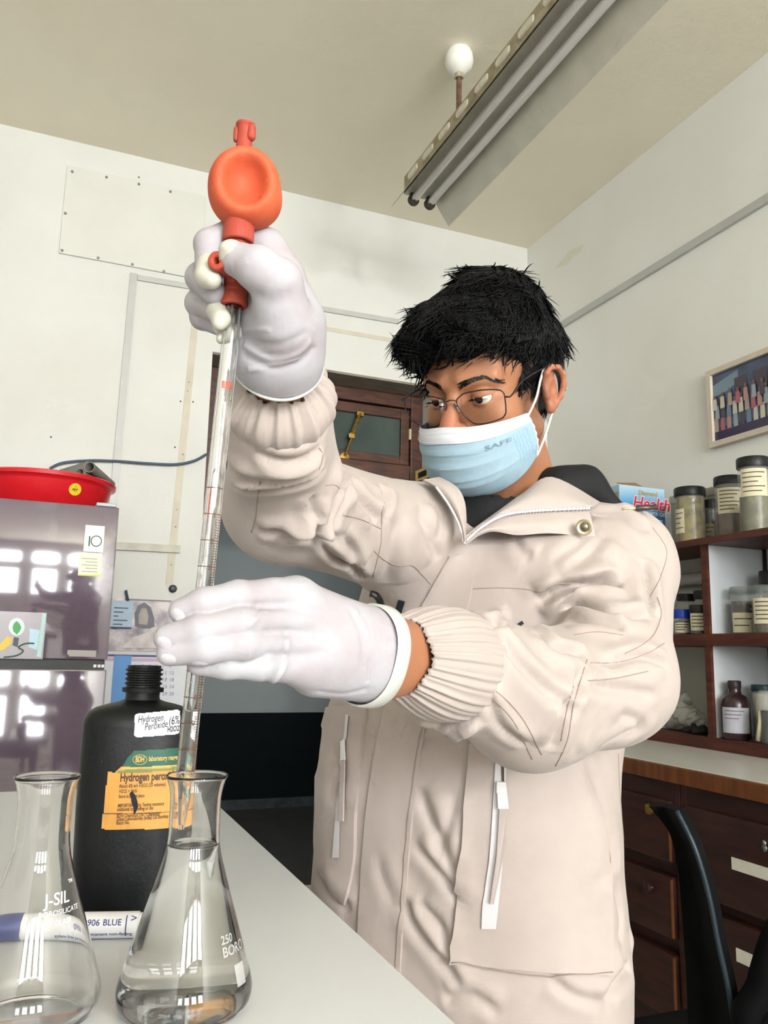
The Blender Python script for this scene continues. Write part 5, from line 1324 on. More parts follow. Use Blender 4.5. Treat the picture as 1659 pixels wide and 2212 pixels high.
# ---- gloved hands: joints as (pixel x, pixel y, depth, radius)
def chain(J): return [(at(*j[:3]), j[3]) for j in J]
def hand_sdf(P, fingers, palm, k=.008, grow=0.0, kf=.0012):
    d = None
    for a, b in palm:
        e = sd_cone(P, a[0], b[0], a[1]+grow, b[1]+grow); d = e if d is None else smin(d, e, k+.004)
    fs = []
    for ch in fingers:
        e = None
        for a, b in zip(ch[:-1], ch[1:]):
            q = sd_cone(P, a[0], b[0], a[1]+grow, b[1]+grow); e = q if e is None else smin(e, q, .004)
        fs.append(e)
    g = fs[0]
    for e in fs[1:]: g = smin(g, e, kf)
    return smin(d, g, k)
# left hand (index uppermost), back of the hand to the camera
LFING = [chain([(640, 1292, .612, .0150), (515, 1289, .570, .0112), (440, 1303, .559, .0104), (392, 1320, .558, .0088)]),
         chain([(640, 1340, .604, .0148), (520, 1346, .560, .0110), (430, 1362, .549, .0104), (360, 1378, .549, .0088)]),
         chain([(640, 1390, .602, .0145), (525, 1392, .558, .0108), (440, 1402, .548, .0101), (366, 1411, .549, .0087)]),
         chain([(650, 1438, .606, .0140), (560, 1437, .569, .0104), (490, 1436, .560, .0095), (430, 1433, .559, .0084)]),
         chain([(760, 1385, .665, .0190), (640, 1360, .650, .0150), (530, 1350, .622, .0120), (452, 1352, .599, .0100)])]
wl1, wl2, wl3 = (at(818, 1384, .664), .0222), (at(812, 1446, .667), .0240), (at(805, 1412, .665), .0285)
LPALM = [(LFING[0][0], wl1), (LFING[1][0], wl1), (LFING[2][0], wl3), (LFING[3][0], wl2), ((at(690, 1405, .622), .0255), wl3), ((at(680, 1448, .625), .0190), wl2), (wl3, (at(880, 1418, .693), .0275)), (wl1, (at(870, 1390, .685), .021)), (wl2, (at(872, 1450, .685), .021))]
hdL = nrm(LC-wl3[0]).astype(np.float32); hemL = (at(812, 1413, .664)).astype(np.float32)
def gloveL(P): return smax(hand_sdf(P, LFING, LPALM), (P-hemL)@hdL, .002)
m_glove = mat('white_latex', (172, 171, 176), .55, col2=(165, 158, 162), nscale=28, bump=.05, bscale=260, sss=.35, sssr=(1, .7, .6), spec=.25)
m_hem = mat('latex_rolled_hem', (190, 191, 187), .4, sss=.2, sssr=(1, .9, .7))
c = at(600, 1390, .62); 
v, f = grid_mesh(gloveL, np.minimum.reduce([q[0] for ch in LFING for q in ch]+[hemL])-.045, np.maximum.reduce([q[0] for ch in LFING for q in ch]+[hemL])+.045, .0016)
n_ = vnormals(v, f); HBV = bvh(v, f)
def dent(vv, nn, B_, pts, w, amp):
    C = [hitp(B_, c[0], c[1])[0] for c in catmull([(x, y, 0) for x, y in pts], 6)]; C = np.array([c for c in C if c is not None])
    if len(C) < 2: return vv
    dm = np.full(len(vv), 1e9)
    for a, b in zip(C[:-1], C[1:]):
        ab = b-a; t = np.clip(((vv-a)@ab)/(ab@ab+1e-12), 0, 1); dm = np.minimum(dm, ((vv-a-t[:, None]*ab)**2).sum(1))
    return vv+nn*(amp*np.exp(-dm/(w*w)))[:, None]
for pts, w, a in (([(582, 1478), (600, 1465), (615, 1440), (622, 1400), (625, 1370)], .0022, .0016), ([(612, 1440), (619, 1400), (622, 1370)], .003, -.0014), ([(540, 1350), (555, 1335), (572, 1318)], .002, .0012),
                  ([(600, 1255), (640, 1262), (680, 1290)], .010, .0015), ([(770, 1320), (790, 1360), (800, 1420)], .0022, .0010), ([(760, 1325), (780, 1370), (786, 1440)], .0022, -.0010), ([(776, 1330), (798, 1400), (795, 1470)], .002, -.001),
                  ([(560, 1312), (620, 1312), (680, 1325)], .004, -.0016), ([(575, 1366), (630, 1365), (700, 1372)], .004, -.0014), ([(580, 1416), (630, 1414), (700, 1410)], .004, -.0012), ([(600, 1262), (625, 1268), (640, 1275)], .007, .0016), ([(690, 1495), (740, 1500), (790, 1490)], .003, -.001)):
    v = dent(v, n_, HBV, pts, w, a)
gL = tag(npmesh('glove', v, f, m_glove, person), 'white latex glove on the hand steadying the pipette')
GLB = bvh(v, f)
def nail(px, py, rx, ry, rot, B_, par):
    p, nn = hitp(B_, px, py); a = nrm(RT*math.cos(rot)-UP*math.sin(rot)); a = nrm(a-nn*(a@nn)); b = np.cross(nn, a); vv = [p+nn*.0006]; k = 16
    for r_ in (.6, 1.0):
        for j in range(k): w = 6.283*j/k; q = p+a*rx*r_*math.cos(w)+b*ry*r_*math.sin(w); h = B_.find_nearest(Vector(q)); vv.append(V(h[0])+V(h[1])*(.0006 if r_ < .9 else .0001))
    ff = [(0, 1+j, 1+(j+1) % k) for j in range(k)]+[(1+j, 1+k+j, 1+k+(j+1) % k, 1+(j+1) % k) for j in range(k)]; mo('fingernail_shape', vv, ff, m_nail, par, True)
m_nail = mat('latex_over_nail', (182, 178, 183), .45)
for px, py, ro in ((382, 1328, .5), (352, 1388, .25), (362, 1424, .15), (432, 1436, .05)): nail(px, py, .0058, .0042, ro, GLB, gL)
def hem(name, c0, d, fn, r_t, m, par, width=0.0, n=72, wob=.0008, squash=None):
    """rolled edge: walks round the wrist section found on the glove's own surface"""
    a, b = frame_axes(d); w = 2*math.pi*np.arange(n)/n; U = np.cos(w)[:, None]*a+np.sin(w)[:, None]*b; lo_ = np.full(n, .004); hi_ = np.full(n, .07)
    for _ in range(20):
        mid = (lo_+hi_)/2; ins = fn((c0+U*mid[:, None]).astype(np.float32)) < 0; lo_ = np.where(ins, mid, lo_); hi_ = np.where(ins, hi_, mid)
    ring = [(U[j], lo_[j]) for j in range(n)]
    if width <= 0: return MB().tube([c0+u*(r+.0004+wob*math.sin(3*i*.087+.5)) for i, (u, r) in enumerate(ring)], r_t, 8, closed=True).obj(name, m, par, True)
    v = []; f = []; prof = [(-width/2, .0002), (-width/2+.0015, .0022), (width/2-.0015, .0026), (width/2, .0016), (width/2, -.001)]
    for i, (u, r) in enumerate(ring):
        for s, o in prof: v.append(c0+V(d)*(s+wob*2*math.sin(i*.17))+u*(r+o+wob*math.sin(i*.26)))
    k = len(prof)
    for i in range(n):
        for j in range(k-1): f.append((i*k+j, i*k+j+1, ((i+1) % n)*k+j+1, ((i+1) % n)*k+j))
    o = mo(name, v, f, m, par, True, 60); recalc(o.data); return o
hs = lambda P: hand_sdf(P, LFING, LPALM)
hem('glove_hem', hemL.astype(float)-hdL*.006, hdL.astype(float), hs, .001, m_hem, gL, width=.016)
# right hand gripping the filler
RFING = [chain([(575, 540, .640, .0150), (515, 500, .640, .0120), (452, 528, .622, .0112), (450, 580, .606, .0098)]),
         chain([(580, 585, .655, .0150), (470, 560, .655, .0118), (432, 600, .632, .0108), (462, 632, .612, .0095)]),
         chain([(585, 640, .662, .0145), (455, 625, .662, .0112), (430, 655, .640, .0104), (470, 672, .620, .0090)]),
         chain([(590, 690, .660, .0140), (460, 660, .660, .0106), (438, 685, .645, .0096), (482, 705, .628, .0082)]),
         chain([(612, 700, .612, .0230), (598, 612, .594, .0185), (556, 580, .587, .0158), (512, 560, .590, .0118), (500, 551, .591, .0095)])]
wr1, wr2 = (at(590, 770, .646), .0265), (at(620, 768, .642), .0265)
RPALM = [(RFING[0][0], (at(612, 690, .640), .0270)), (RFING[1][0], (at(600, 690, .645), .026)), ((at(600, 600, .640), .0200), (at(606, 700, .640), .030)), ((at(606, 700, .640), .0300), wr1), ((at(618, 720, .630), .0280), wr2),
         (wr1, (at(598, 850, .676), .0285)), (wr2, (at(612, 850, .676), .0285)), (RFING[3][0], wr1), ((at(560, 700, .655), .018), wr1)]
hdR = nrm(RC-at(604, 780, .648)).astype(np.float32); hemR = at(604, 796, .653).astype(np.float32)
def gloveR(P): return smax(hand_sdf(P, RFING, RPALM), (P-hemR)@hdR, .002)
pts_ = [q[0] for ch in RFING for q in ch]+[hemR.astype(float)]
v, f = grid_mesh(gloveR, np.minimum.reduce(pts_)-.045, np.maximum.reduce(pts_)+.045, .0016); n_ = vnormals(v, f); HBV = bvh(v, f)
for pts, w, a in (([(528, 745), (580, 775), (640, 765), (668, 740)], .0024, .0014), ([(530, 770), (590, 796), (650, 780), (675, 755)], .003, -.0016), ([(540, 800), (590, 790), (640, 778)], .0024, .0014), ([(525, 715), (560, 712), (580, 714)], .002, .0009),
                  ([(560, 640), (590, 650), (620, 640)], .006, -.0012), ([(505, 590), (515, 575), (530, 565)], .002, .0008), ([(525, 735), (600, 745), (660, 720)], .004, -.0012)):
    v = dent(v, n_, HBV, pts, w, a)
gR = tag(npmesh('glove', v, f, m_glove, person), 'white latex glove gripping the pipette filler')
hem('glove_hem', hemR.astype(float)-hdR*.001, hdR.astype(float), lambda P: hand_sdf(P, RFING, RPALM), .0013, m_hem, gR)
# loose empty glove tips
m_tip = mat('loose_latex_tip', (188, 186, 172), .4, sss=.3, sssr=(1, .9, .6))
def blob(name, J, m, par, k=.004, h=.0012):
    C = chain(J); fn = lambda P: __import__('functools').reduce(lambda a, b: smin(a, b, k), [sd_cone(P, a[0], b[0], a[1], b[1]) for a, b in zip(C[:-1], C[1:])])
    q = [c_[0] for c_ in C]; v, f = grid_mesh(fn, np.minimum.reduce(q)-.02, np.maximum.reduce(q)+.02, h); return npmesh(name, v, f, m, par)
blob('loose_fingertip', [(512, 560, .5875, .0100), (500, 548, .5875, .0090), (494, 560, .5880, .0060)], m_tip, gR)
blob('loose_fingertip', [(452, 575, .604, .0095), (448, 596, .598, .0085), (458, 604, .594, .0070)], m_tip, gR)
blob('loose_fingertip', [(470, 672, .616, .0086), (478, 690, .606, .0066), (474, 700, .602, .0050)], m_tip, gR)
blob('loose_fingertip', [(482, 705, .624, .0080), (490, 722, .616, .0060), (478, 732, .612, .0040)], m_tip, gR)
blob('loose_fingertip', [(486, 712, .626, .0070), (515, 718, .624, .0050), (538, 732, .624, .0018)], m_tip, gR)

# ---- t-shirt, body, trousers, shoes
def shirt(P):
    d = torso(P, -.022); d = smin(d, sd_cone(P, NB, LS, .045, .045), .04); d = smin(d, sd_cone(P, NB, RS, .045, .045), .04)
    d = smin(d, sd_cone(P, at(1085, 1060, 1.135), at(1060, 1130, 1.10), .062, .062), .02)
    d = smax(d, -sd_cone(P, hw((0, -.03, -.06)), at(1066, 1070, 1.115), .060, .0615), .004)
    return smax(d, (1.12-P[..., 2]), .01)
c = at(1070, 1180, 1.12); v, f = grid_mesh(shirt, c-V((.24, .24, .14)), c+V((.24, .24, .16)), .005); npmesh('t_shirt', v, f, m_blk, person)
gxy = V((tc[0, 0], tc[0, 1], 0)); hipL = gxy+TL*.085+V((0, 0, .80)); hipR = gxy-TL*.085+V((0, 0, .80)); ankL = gxy+TL*.11+V((0, 0, .085)); ankR = gxy-TL*.11+V((0, 0, .085))
knL = (hipL+ankL)/2+TF*.03; knR = (hipR+ankR)/2+TF*.03
def body(P):
    d = torso(P, -.045); d = smin(d, sd_cone(P, NB-V((0, 0, .02)), LS, .04, .045), .04); d = smin(d, sd_cone(P, NB-V((0, 0, .02)), RS, .04, .045), .04)
    d = smin(d, sd_cone(P, hw((0, -.05, -.17)), NB-V((0, 0, .05)), .056, .06), .03)
    for a, b, g_, c_ in ((LS, LE, LM, LW), (RS, RE, RC, RW)): d = smin(d, sd_cone(P, a, b, .045, .038), .02); d = smin(d, sd_cone(P, b, g_, .034, .030), .01); d = smin(d, sd_cone(P, g_, c_, .030, .024), .01)
    d = smin(d, sd_cone(P, LW, wl3[0], .025, .020), .006); d = smin(d, sd_cone(P, RW, at(606, 700, .642), .024, .018), .006)
    for h_, k_, a_ in ((hipL, knL, ankL), (hipR, knR, ankR)): d = smin(d, sd_cone(P, h_, k_, .075, .052), .03); d = smin(d, sd_cone(P, k_, a_, .05, .035), .01)
    for a_ in (ankL, ankR): d = smin(d, sd_cone(P, a_-V((0, 0, .045)), a_+TF*.14-V((0, 0, .055)), .034, .028), .02)
    return d
def fingers_core(P, F_, Pm): return hand_sdf(P, F_, Pm, grow=-.0022)
lo = np.minimum.reduce([RW, RE, LW, ankL, ankR, gxy])-.12; hi = np.maximum.reduce([LS, LE, LW, NB, hipL])+.15; lo[2] = -.01; hi[2] = NB[2]+.12
bv, bf = grid_mesh(body, lo, hi, .007)
hv1, hf1 = grid_mesh(lambda P: fingers_core(P, LFING, LPALM), np.minimum.reduce([q[0] for ch in LFING for q in ch])-.03, np.maximum.reduce([q[0] for ch in LFING for q in ch]+[wl3[0]])+.03, .003)
hv2, hf2 = grid_mesh(lambda P: fingers_core(P, RFING, RPALM), np.minimum.reduce([q[0] for ch in RFING for q in ch])-.03, np.maximum.reduce([q[0] for ch in RFING for q in ch])+.03, .003)
allV = np.concatenate([headV, bv, hv1, hv2]); o1 = len(headV); o2 = o1+len(bv); o3 = o2+len(hv1)
allF = np.concatenate([headF, bf+o1, hf1+o2, hf2+o3]); armc = np.tile(V(srgb(158, 106, 76)[:3]), (len(allV)-o1, 1))
ob = npmesh('body', allV, allF, m_skin, person)
ca = ob.data.color_attributes.new('tint', 'FLOAT_COLOR', 'POINT'); cc = np.concatenate([headC, armc]); ca.data.foreach_set('color', np.concatenate([cc, np.ones((len(cc), 1))], 1).astype(np.float32).ravel())
def trousers(P):
    d = smax(torso(P, -.02), P[..., 2]-.80, .01)
    for h_, k_, a_ in ((hipL, knL, ankL), (hipR, knR, ankR)): d = smin(d, sd_cone(P, h_, k_, .092, .070), .03); d = smin(d, sd_cone(P, k_, a_-V((0, 0, .02)), .070, .058), .02)
    return d
v, f = grid_mesh(trousers, gxy+V((-.32, -.32, -.02)), gxy+V((.32, .32, .84)), .008); npmesh('trousers', v, f, mat('dark_trousers', (34, 36, 44), .8, noise=.2, nscale=100), person)
for a_ in (ankL, ankR):
    g0 = V((a_[0], a_[1], 0))
    fn = lambda P: smax(smin(sd_cone(P, g0+V((0, 0, .045))-TF*.03, g0+V((0, 0, .034))+TF*.17, .046, .038), sd_cone(P, g0+V((0, 0, .06)), g0+V((0, 0, .10)), .044, .042), .02), .002-P[..., 2], .004)
    v, f = grid_mesh(fn, g0+V((-.26, -.26, -.01)), g0+V((.26, .26, .17)), .006); npmesh('shoe', v, f, mat('black_shoe', (24, 24, 26), .5), person)
# ================================================================== side counter and drawers (right-hand wall)
CXF, CZ = 1.67, .85
m_marb = mat('white_counter_laminate', (206, 204, 194), .3, noise=.05, nscale=4)
m_edge = mat('varnished_edge_wood', (124, 72, 36), .4, col2=(92, 50, 26), nscale=6, stretch=(1, 6, 1))
ct = empty('side_counter', (2.05, 1.8, CZ), 'white counter top with a varnished wooden front edge', 'counter')
MB().box((CXF+.012, .2, CZ-.03), (W-.002, B-.02, CZ), .003).obj('worktop', m_marb, ct)
MB().box((CXF, .2, CZ-.047), (CXF+.03, B-.02, CZ-.002), .004).obj('edge_strip', m_edge, ct)
m_cab = mat('dark_cabinet_wood', (62, 32, 24), .4, col2=(44, 23, 18), nscale=7, stretch=(1, 1, 7), bump=.05, bscale=150)
m_cabl = mat('worn_drawer_edge', (120, 72, 34), .5, noise=.3, nscale=30)
m_lab = mat('paper_label', (226, 224, 208), .6, noise=.06, nscale=60)
CF = CXF+.035
def cabinet(y0, y1, drawers, label, extra=None):
    e = empty('drawer_cabinet', (2.0, (y0+y1)/2, 0), label, 'cabinet')
    MB().box((CF+.02, y0, 0), (W-.01, y1, CZ-.048)).obj('carcass', m_cab, e)
    fr = MB()
    for a, b in ((y0, y0+.025), (y1-.025, y1)): fr.box((CF, a, .02), (CF+.03, b, CZ-.048), .003)
    fr.box((CF, y0+.025, CZ-.105), (CF+.03, y1-.025, CZ-.048), .003); fr.obj('face_frame', m_cab, e)
    out = []
    for z0, z1 in drawers:
        d = MB().box((CF-.014, y0+.03, z0), (CF+.03, y1-.03, z1), .006).obj('drawer', m_cab, e, True, 40)
        MB().box((CF-.0155, y0+.0305, z0+.006), (CF-.002, y0+.036, z1-.006)).obj('worn_edge', m_cabl, d)
        out.append(d)
    return e, out
yS = 1.920
cbl, dl_ = cabinet(yS, 2.62, [(.578, .747), (.375, .540), (.165, .335)], 'dark wooden cabinet of three stacked drawers beside the jacket')
cbr, dr_ = cabinet(1.02, yS-.002, [(.520, .747), (.250, .490), (.06, .22)], 'dark wooden drawer cabinet with paper labels behind the black chair')
for d, px, py in ((dl_[0], 1413, 1747), (dl_[1], 1408, 1917)):
    p = onX(px, py, CF-.014); MB().lathe([(.008, 0), (.006, .008), (.016, .016), (.015, .024), (0, .028)], p, (-1, 0, 0), 16).obj('knob', m_brass if py < 1800 else m_cab, d, True, 40)
def lab(d, y0, y1, z0, z1): MB().box((CF-.0160, y0, z0), (CF-.0142, y1, z1)).obj('paper_label', m_lab, d)
p, q = onX(1580, 1849, CF-.015), onX(1659, 1880, CF-.015); lab(dr_[0], p[1]-.24, p[1], p[2]-.032, p[2]-.002)
p, q = onX(1590, 2045, CF-.015), onX(1631, 2084, CF-.015); lab(dr_[1], q[1], p[1], p[2]-.034, p[2]-.002)
p = onX(1651, 1821, CF-.014); MB().lathe([(0, 0), (.007, 0), (.008, .003), (0, .004)], p, (-1, 0, 0), 12).obj('escutcheon', m_metal, dr_[0], True); MB().lathe([(0, 0), (.009, 0), (.009, .002), (0, .003)], p-V((0, 0, .012)), (-1, 0, 0), 12).obj('escutcheon', m_metal, dr_[0], True)

# ================================================================== open shelf unit on the counter
SX, SB = 2.10, 2.365
m_shw = mat('white_shelf_lining', (208, 214, 218), .5, noise=.04, nscale=6)
m_shb = mat('cream_shelf_back', (190, 190, 176), .6, noise=.05, nscale=5)
sh = empty('shelf_unit', (2.25, 2.0, CZ), 'red-brown open shelf unit standing on the counter with jars on it', 'shelf')
SY0, SY1 = 1.30, 3.05
for z0, z1, dx in ((1.540, 1.565, .012), (1.194, 1.235, 0), (CZ+.0005, .890, 0)): MB().box((SX-dx, SY0, z0), (SB+.02, SY1, z1), .002).obj('shelf_board', m_woodr, sh)
for y in (1.42, 2.193, 2.90):
    for z0, z1 in ((.890, 1.194), (1.235, 1.540)):
        MB().box((SX, y, z0), (SX+.012, y+.026, z1)).obj('divider_edge', m_woodr, sh)
        MB().box((SX+.012, y+.002, z0), (SB, y+.024, z1)).obj('divider', m_shw, sh)
MB().box((SB, SY0, CZ+.001), (SB+.012, SY1, 1.54)).obj('back_panel', m_shb, sh)
MB().box((SB-.006, 2.179, .89), (SB, 2.192, 1.54)).obj('corner_gap', m_dark, sh)

# ---- jars and bottles
m_jarg = mat('jar_glass', (255, 255, 255), .02, trans=1.0, ior=1.2); m_lid = mat('black_jar_lid', (22, 22, 24), .45, bump=.05, bscale=200)
m_plab = mat('cream_jar_label', (214, 206, 176), .6, noise=.08, nscale=50); m_typ = mat('typed_ink', (84, 78, 66), .7)
SPEC = {}
def spec(c1_, c2_, n): return mat('specimen_'+n, c1_, .35, col2=c2_, nscale=35, detail=6)
def jar(base, r, hgt, label, cont, lid=m_lid, lidh=.022, fill=.8, lab_=None, glassy=True, group=None, tex=4, name='specimen_jar', labc=None, shoulder=.0):
    """base: centre of the bottom; lab_: (angle to camera, half width rad, z0, z1)"""
    base = V(base); e = empty(name, base, label, 'jar', group); x, y, z = base; hb = hgt-lidh
    v, f = lathe_geo([(0, .001), (r*.96, .001), (r, .004), (r, hb-.01-shoulder), (r*(1-.12*(shoulder > 0)), hb-.002), (r*.9, hb)], base, (0, 0, 1), 28)
    if glassy:
        o = mo('glass', v+[base+V((0, 0, hb))], f+[], mat('thin_jar_glass', (235, 240, 235), .05, alpha=.14, spec=.8), e, True, 50)
    else: o = mo('glass', v, f, cont, e, True, 50)
    recalc(o.data)
    if glassy:
        hc = hb*fill; v, f = lathe_geo([(0, .003), (r*.93, .003), (r*.93, hc), (0, hc)], base, (0, 0, 1), 24); mo('contents', v, f, cont, e, True, 40)
    if lid is not None:
        k = 40; v, f = lathe_geo([(0, hb-.001), (r*1.03, hb-.001), (r*1.05, hb+.002), (r*1.05, hgt-.004), (r*1.0, hgt), (0, hgt)], base, (0, 0, 1), k)
        o = mo('lid', v, f, lid, e, True, 40); recalc(o.data)
    if lab_:
        a0 = math.atan2(-y, -x)+lab_[0]; n = 14; v = []; rr = r*1.008+.0006
        for z_ in (lab_[2], lab_[3]):
            for i in range(n+1): a_ = a0-lab_[1]+2*lab_[1]*i/n; v.append(base+V((rr*math.cos(a_), rr*math.sin(a_), z_)))
        o = mo('paper_label', v, [(i, i+1, n+2+i, n+1+i) for i in range(n)], labc or m_plab, e, True)
        for t in range(tex):
            zz = lab_[3]-(lab_[3]-lab_[2])*(t+1)/(tex+1); w0, w1 = -lab_[1]*.8, lab_[1]*(.8-.25*((t*7) % 3)); v = []
            for z_ in (zz, zz+.0035):
                for i in range(7): a_ = a0+w0+(w1-w0)*i/6; v.append(base+V(((rr+.0006)*math.cos(a_), (rr+.0006)*math.sin(a_), z_)))
            mo('typed_line', v, [(i, i+1, 8+i, 7+i) for i in range(6)], m_typ, o)
    return e
Zt, Zm, Zb = 1.5655, 1.2355, .8905
def bx3(px, X, z): p = onX(px, 1150, X); return V((X, p[1], z))
jar(bx3(1493, 2.175, Zt), .0535, .208, 'specimen jar of yellowish contents next to the blue box', spec((150, 130, 62), (92, 82, 40), 'yellow'), lidh=.032, fill=.97, lab_=(-.85, .45, .035, .125))
jar(bx3(1580, 2.215, Zt), .0500, .225, 'middle specimen jar with dark brown contents on the top shelf', spec((96, 62, 52), (52, 34, 30), 'brown'), lidh=.030, fill=.5, lab_=(.0, .9, .088, .180), tex=6)
jar(bx3(1634, 2.165, Zt), .0500, .255, 'tallest specimen jar with greenish contents, rightmost on the top shelf', spec((118, 112, 76), (80, 78, 52), 'green'), lidh=.034, fill=.55, lab_=(.0, .9, .118, .212), tex=5)
jar((2.249, 2.316, Zt), .026, .165, 'small dark jar half hidden between two specimen jars', spec((40, 32, 28), (24, 20, 18), 'dark'), lidh=.03, fill=.95, lab_=(-.3, .7, .01, .075), tex=3, labc=mat('dim_label', (150, 142, 116), .6))
# grey box behind the jars
g0, g1 = onX(1572, 1031, 2.33), onX(1478, 1060, 2.33)
gb = empty('cardboard_box', (2.30, (g0[1]+g1[1])/2, Zt), 'dull grey-green carton behind the specimen jars', 'box')
MB().box((2.275, g0[1]-.02, Zt), (2.36, g1[1]+.02, Zt+.215), .003).obj('carton', mat('grey_green_card', (150, 150, 130), .7, noise=.1, nscale=12), gb)
MB().box((2.272, g0[1]-.022, Zt+.19), (2.362, g1[1]+.022, Zt+.222), .003).obj('carton_lid', mat('grey_green_card_lid', (162, 162, 144), .7, noise=.1, nscale=12), gb)
# blue "Health" carton: wide face towards -Y, narrow face towards -X
yb = float(onX(1337, 1100, 2.11)[1]); xb0, xb1 = 2.115, 2.345; hb_ = float(onX(1337, 1046, 2.115)[2])-Zt
hb_o = empty('health_drink_box', (2.23, yb+.06, Zt), 'blue and white carton with red script behind the jacket shoulder', 'box')
m_blue = bpy.data.materials.new('blue_white_carton_print'); m_blue.use_nodes = True; nt = m_blue.node_tree; bsd = nt.nodes['Principled BSDF']; bsd.inputs['Roughness'].default_value = .35
tcn = nt.nodes.new('ShaderNodeTexCoord'); sp = nt.nodes.new('ShaderNodeSeparateXYZ'); mr_ = nt.nodes.new('ShaderNodeMapRange'); mr_.inputs[1].default_value = Zt; mr_.inputs[2].default_value = Zt+hb_; cr = nt.nodes.new('ShaderNodeValToRGB')
nt.links.new(tcn.outputs['Object'], sp.inputs[0]); nt.links.new(sp.outputs[2], mr_.inputs[0]); nt.links.new(mr_.outputs[0], cr.inputs[0]); nt.links.new(cr.outputs[0], bsd.inputs['Base Color'])
E_ = cr.color_ramp.elements; E_[0].position = 0; E_[0].color = srgb(196, 200, 196); E_[1].position = 1; E_[1].color = srgb(178, 206, 220)
for pos, c_ in ((.22, (190, 196, 190)), (.34, (70, 132, 190)), (.55, (46, 124, 196)), (.74, (84, 158, 206))): q = E_.new(pos); q.color = srgb(*c_)
MB().box((xb0, yb, Zt), (xb1, yb+.125, Zt+hb_), .002).obj('carton', m_blue, hb_o)
MB().box((xb0-.0008, yb+.004, Zt+.02), (xb0, yb+.12, Zt+hb_-.03)).obj('side_print', mat('tan_print', (176, 160, 116), .5, noise=.2, nscale=30), hb_o)
v, f = poly_prism([(xb0+.02, yb+.002, Zt+hb_), (xb0+.12, yb+.002, Zt+hb_), (xb0+.13, yb+.06, Zt+hb_+.028), (xb0+.03, yb+.06, Zt+hb_+.018)], (0, 0, .002)); mo('open_flap', v, f, mat('brown_card', (150, 124, 92), .7), hb_o)
hfn = lambda x0, z0: (lambda x, y: V((x0+x, yb-.0012, z0+y)))
m_redp = mat('red_print', (214, 40, 62), .4); m_wp = mat('white_print', (236, 236, 240), .4)
WD = xb1-xb0
text_on('print_lettering', 'Health', .072, lambda x, y: hfn(xb0+.060, Zt+hb_-.092)(x*1.0, y)+V((0, .0004, 0)), m_wp, hb_o, shear=.25, bold=.05)
text_on('print_lettering', 'Health', .072, lambda x, y: hfn(xb0+.060, Zt+hb_-.092)(x*1.0, y)-V((0, .0004, 0)), m_redp, hb_o, shear=.25, bold=.018)
text_on('print_lettering', 'Diamond', .026, hfn(xb0+.095, Zt+hb_-.034), mat('gold_print', (176, 146, 72), .4), hb_o, bold=.03)
text_on('print_lettering', 'POWER GEL', .022, hfn(xb0+.115, Zt+hb_-.117), m_wp, hb_o, bold=.02)
MB().box((xb0+.165, yb-.0014, Zt+hb_-.152), (xb0+.215, yb-.0006, Zt+hb_-.132)).obj('white_patch', m_wp, hb_o)
text_on('print_lettering', 'POWER', .014, lambda x, y: hfn(xb0+.170, Zt+hb_-.147)(x, y)-V((0, .001, 0)), m_typ, hb_o)
MB().box((xb0+.14, yb-.0014, Zt+.006), (xb1-.01, yb-.0006, Zt+.036)).obj('yellow_patch', mat('yellow_box_print', (216, 200, 40), .4), hb_o)
# middle shelf, left compartment
def small(px, X, zb, r, hgt, **k): return jar(bx3(px, X, zb), r, hgt, **k)
dk = spec((34, 36, 34), (20, 22, 22), 'murky')
small(1466, 2.150, Zm, .0285, .090, label='little jar with bright blue lid on the middle shelf', cont=dk, lid=mat('blue_lid', (28, 62, 172), .4), lidh=.030, lab_=(0, 1.0, .006, .042), tex=3)
small(1503, 2.150, Zm, .0325, .102, label='little black-lidded jar with cream label on the middle shelf', cont=dk, lidh=.026, lab_=(0, 1.1, .012, .072), tex=4)
small(1476, 2.270, Zm, .032, .158, label='glass jar with black cap behind the blue-lidded jar', cont=spec((70, 74, 68), (44, 48, 44), 'greyish'), lidh=.026, fill=.6)
small(1514, 2.270, Zm, .034, .165, label='greenish jar behind the black-lidded jar, against the divider', cont=spec((58, 66, 50), (36, 42, 34), 'dull_green'), lidh=.030, fill=.6)
rp = empty('paper_roll', onX(1485, 1247, 2.33), 'pale rolled paper lying across the middle shelf behind the jars', 'paper roll')
MB().tube([(2.325, 2.23, 1.455), (2.325, 2.86, 1.455)], .026, 20).obj('roll', mat('grey_white_paper', (176, 174, 168), .7), rp, True, 40)
for y in (2.30, 2.80): MB().box((2.30, y, Zm), (2.35, y+.02, 1.431)).obj('rest', m_wood, rp)
# middle shelf, right compartment
small(1597, 2.190, Zm, .0400, .158, label='clear jar of dark liquid with a torn label beside the white divider', cont=spec((64, 44, 40), (44, 30, 28), 'liquid'), lid=mat('glass_stopper', (130, 138, 132), .15, alpha=.5), lidh=.022, fill=.80, lab_=(-.1, .9, .004, .070), tex=2)
small(1646, 2.170, Zm, .0440, .155, label='jar with a large cream label at the right edge of the middle shelf', cont=spec((96, 70, 40), (56, 40, 28), 'amber'), lid=mat('glass_stopper', (130, 138, 132), .15, alpha=.5), lidh=.022, fill=.82, lab_=(.0, 1.0, .030, .112), tex=5)
small(1662, 2.285, Zm, .040, .215, label='dark-capped bottle at the back of the middle shelf, cut by the picture edge', cont=dk, lidh=.05, fill=.8)
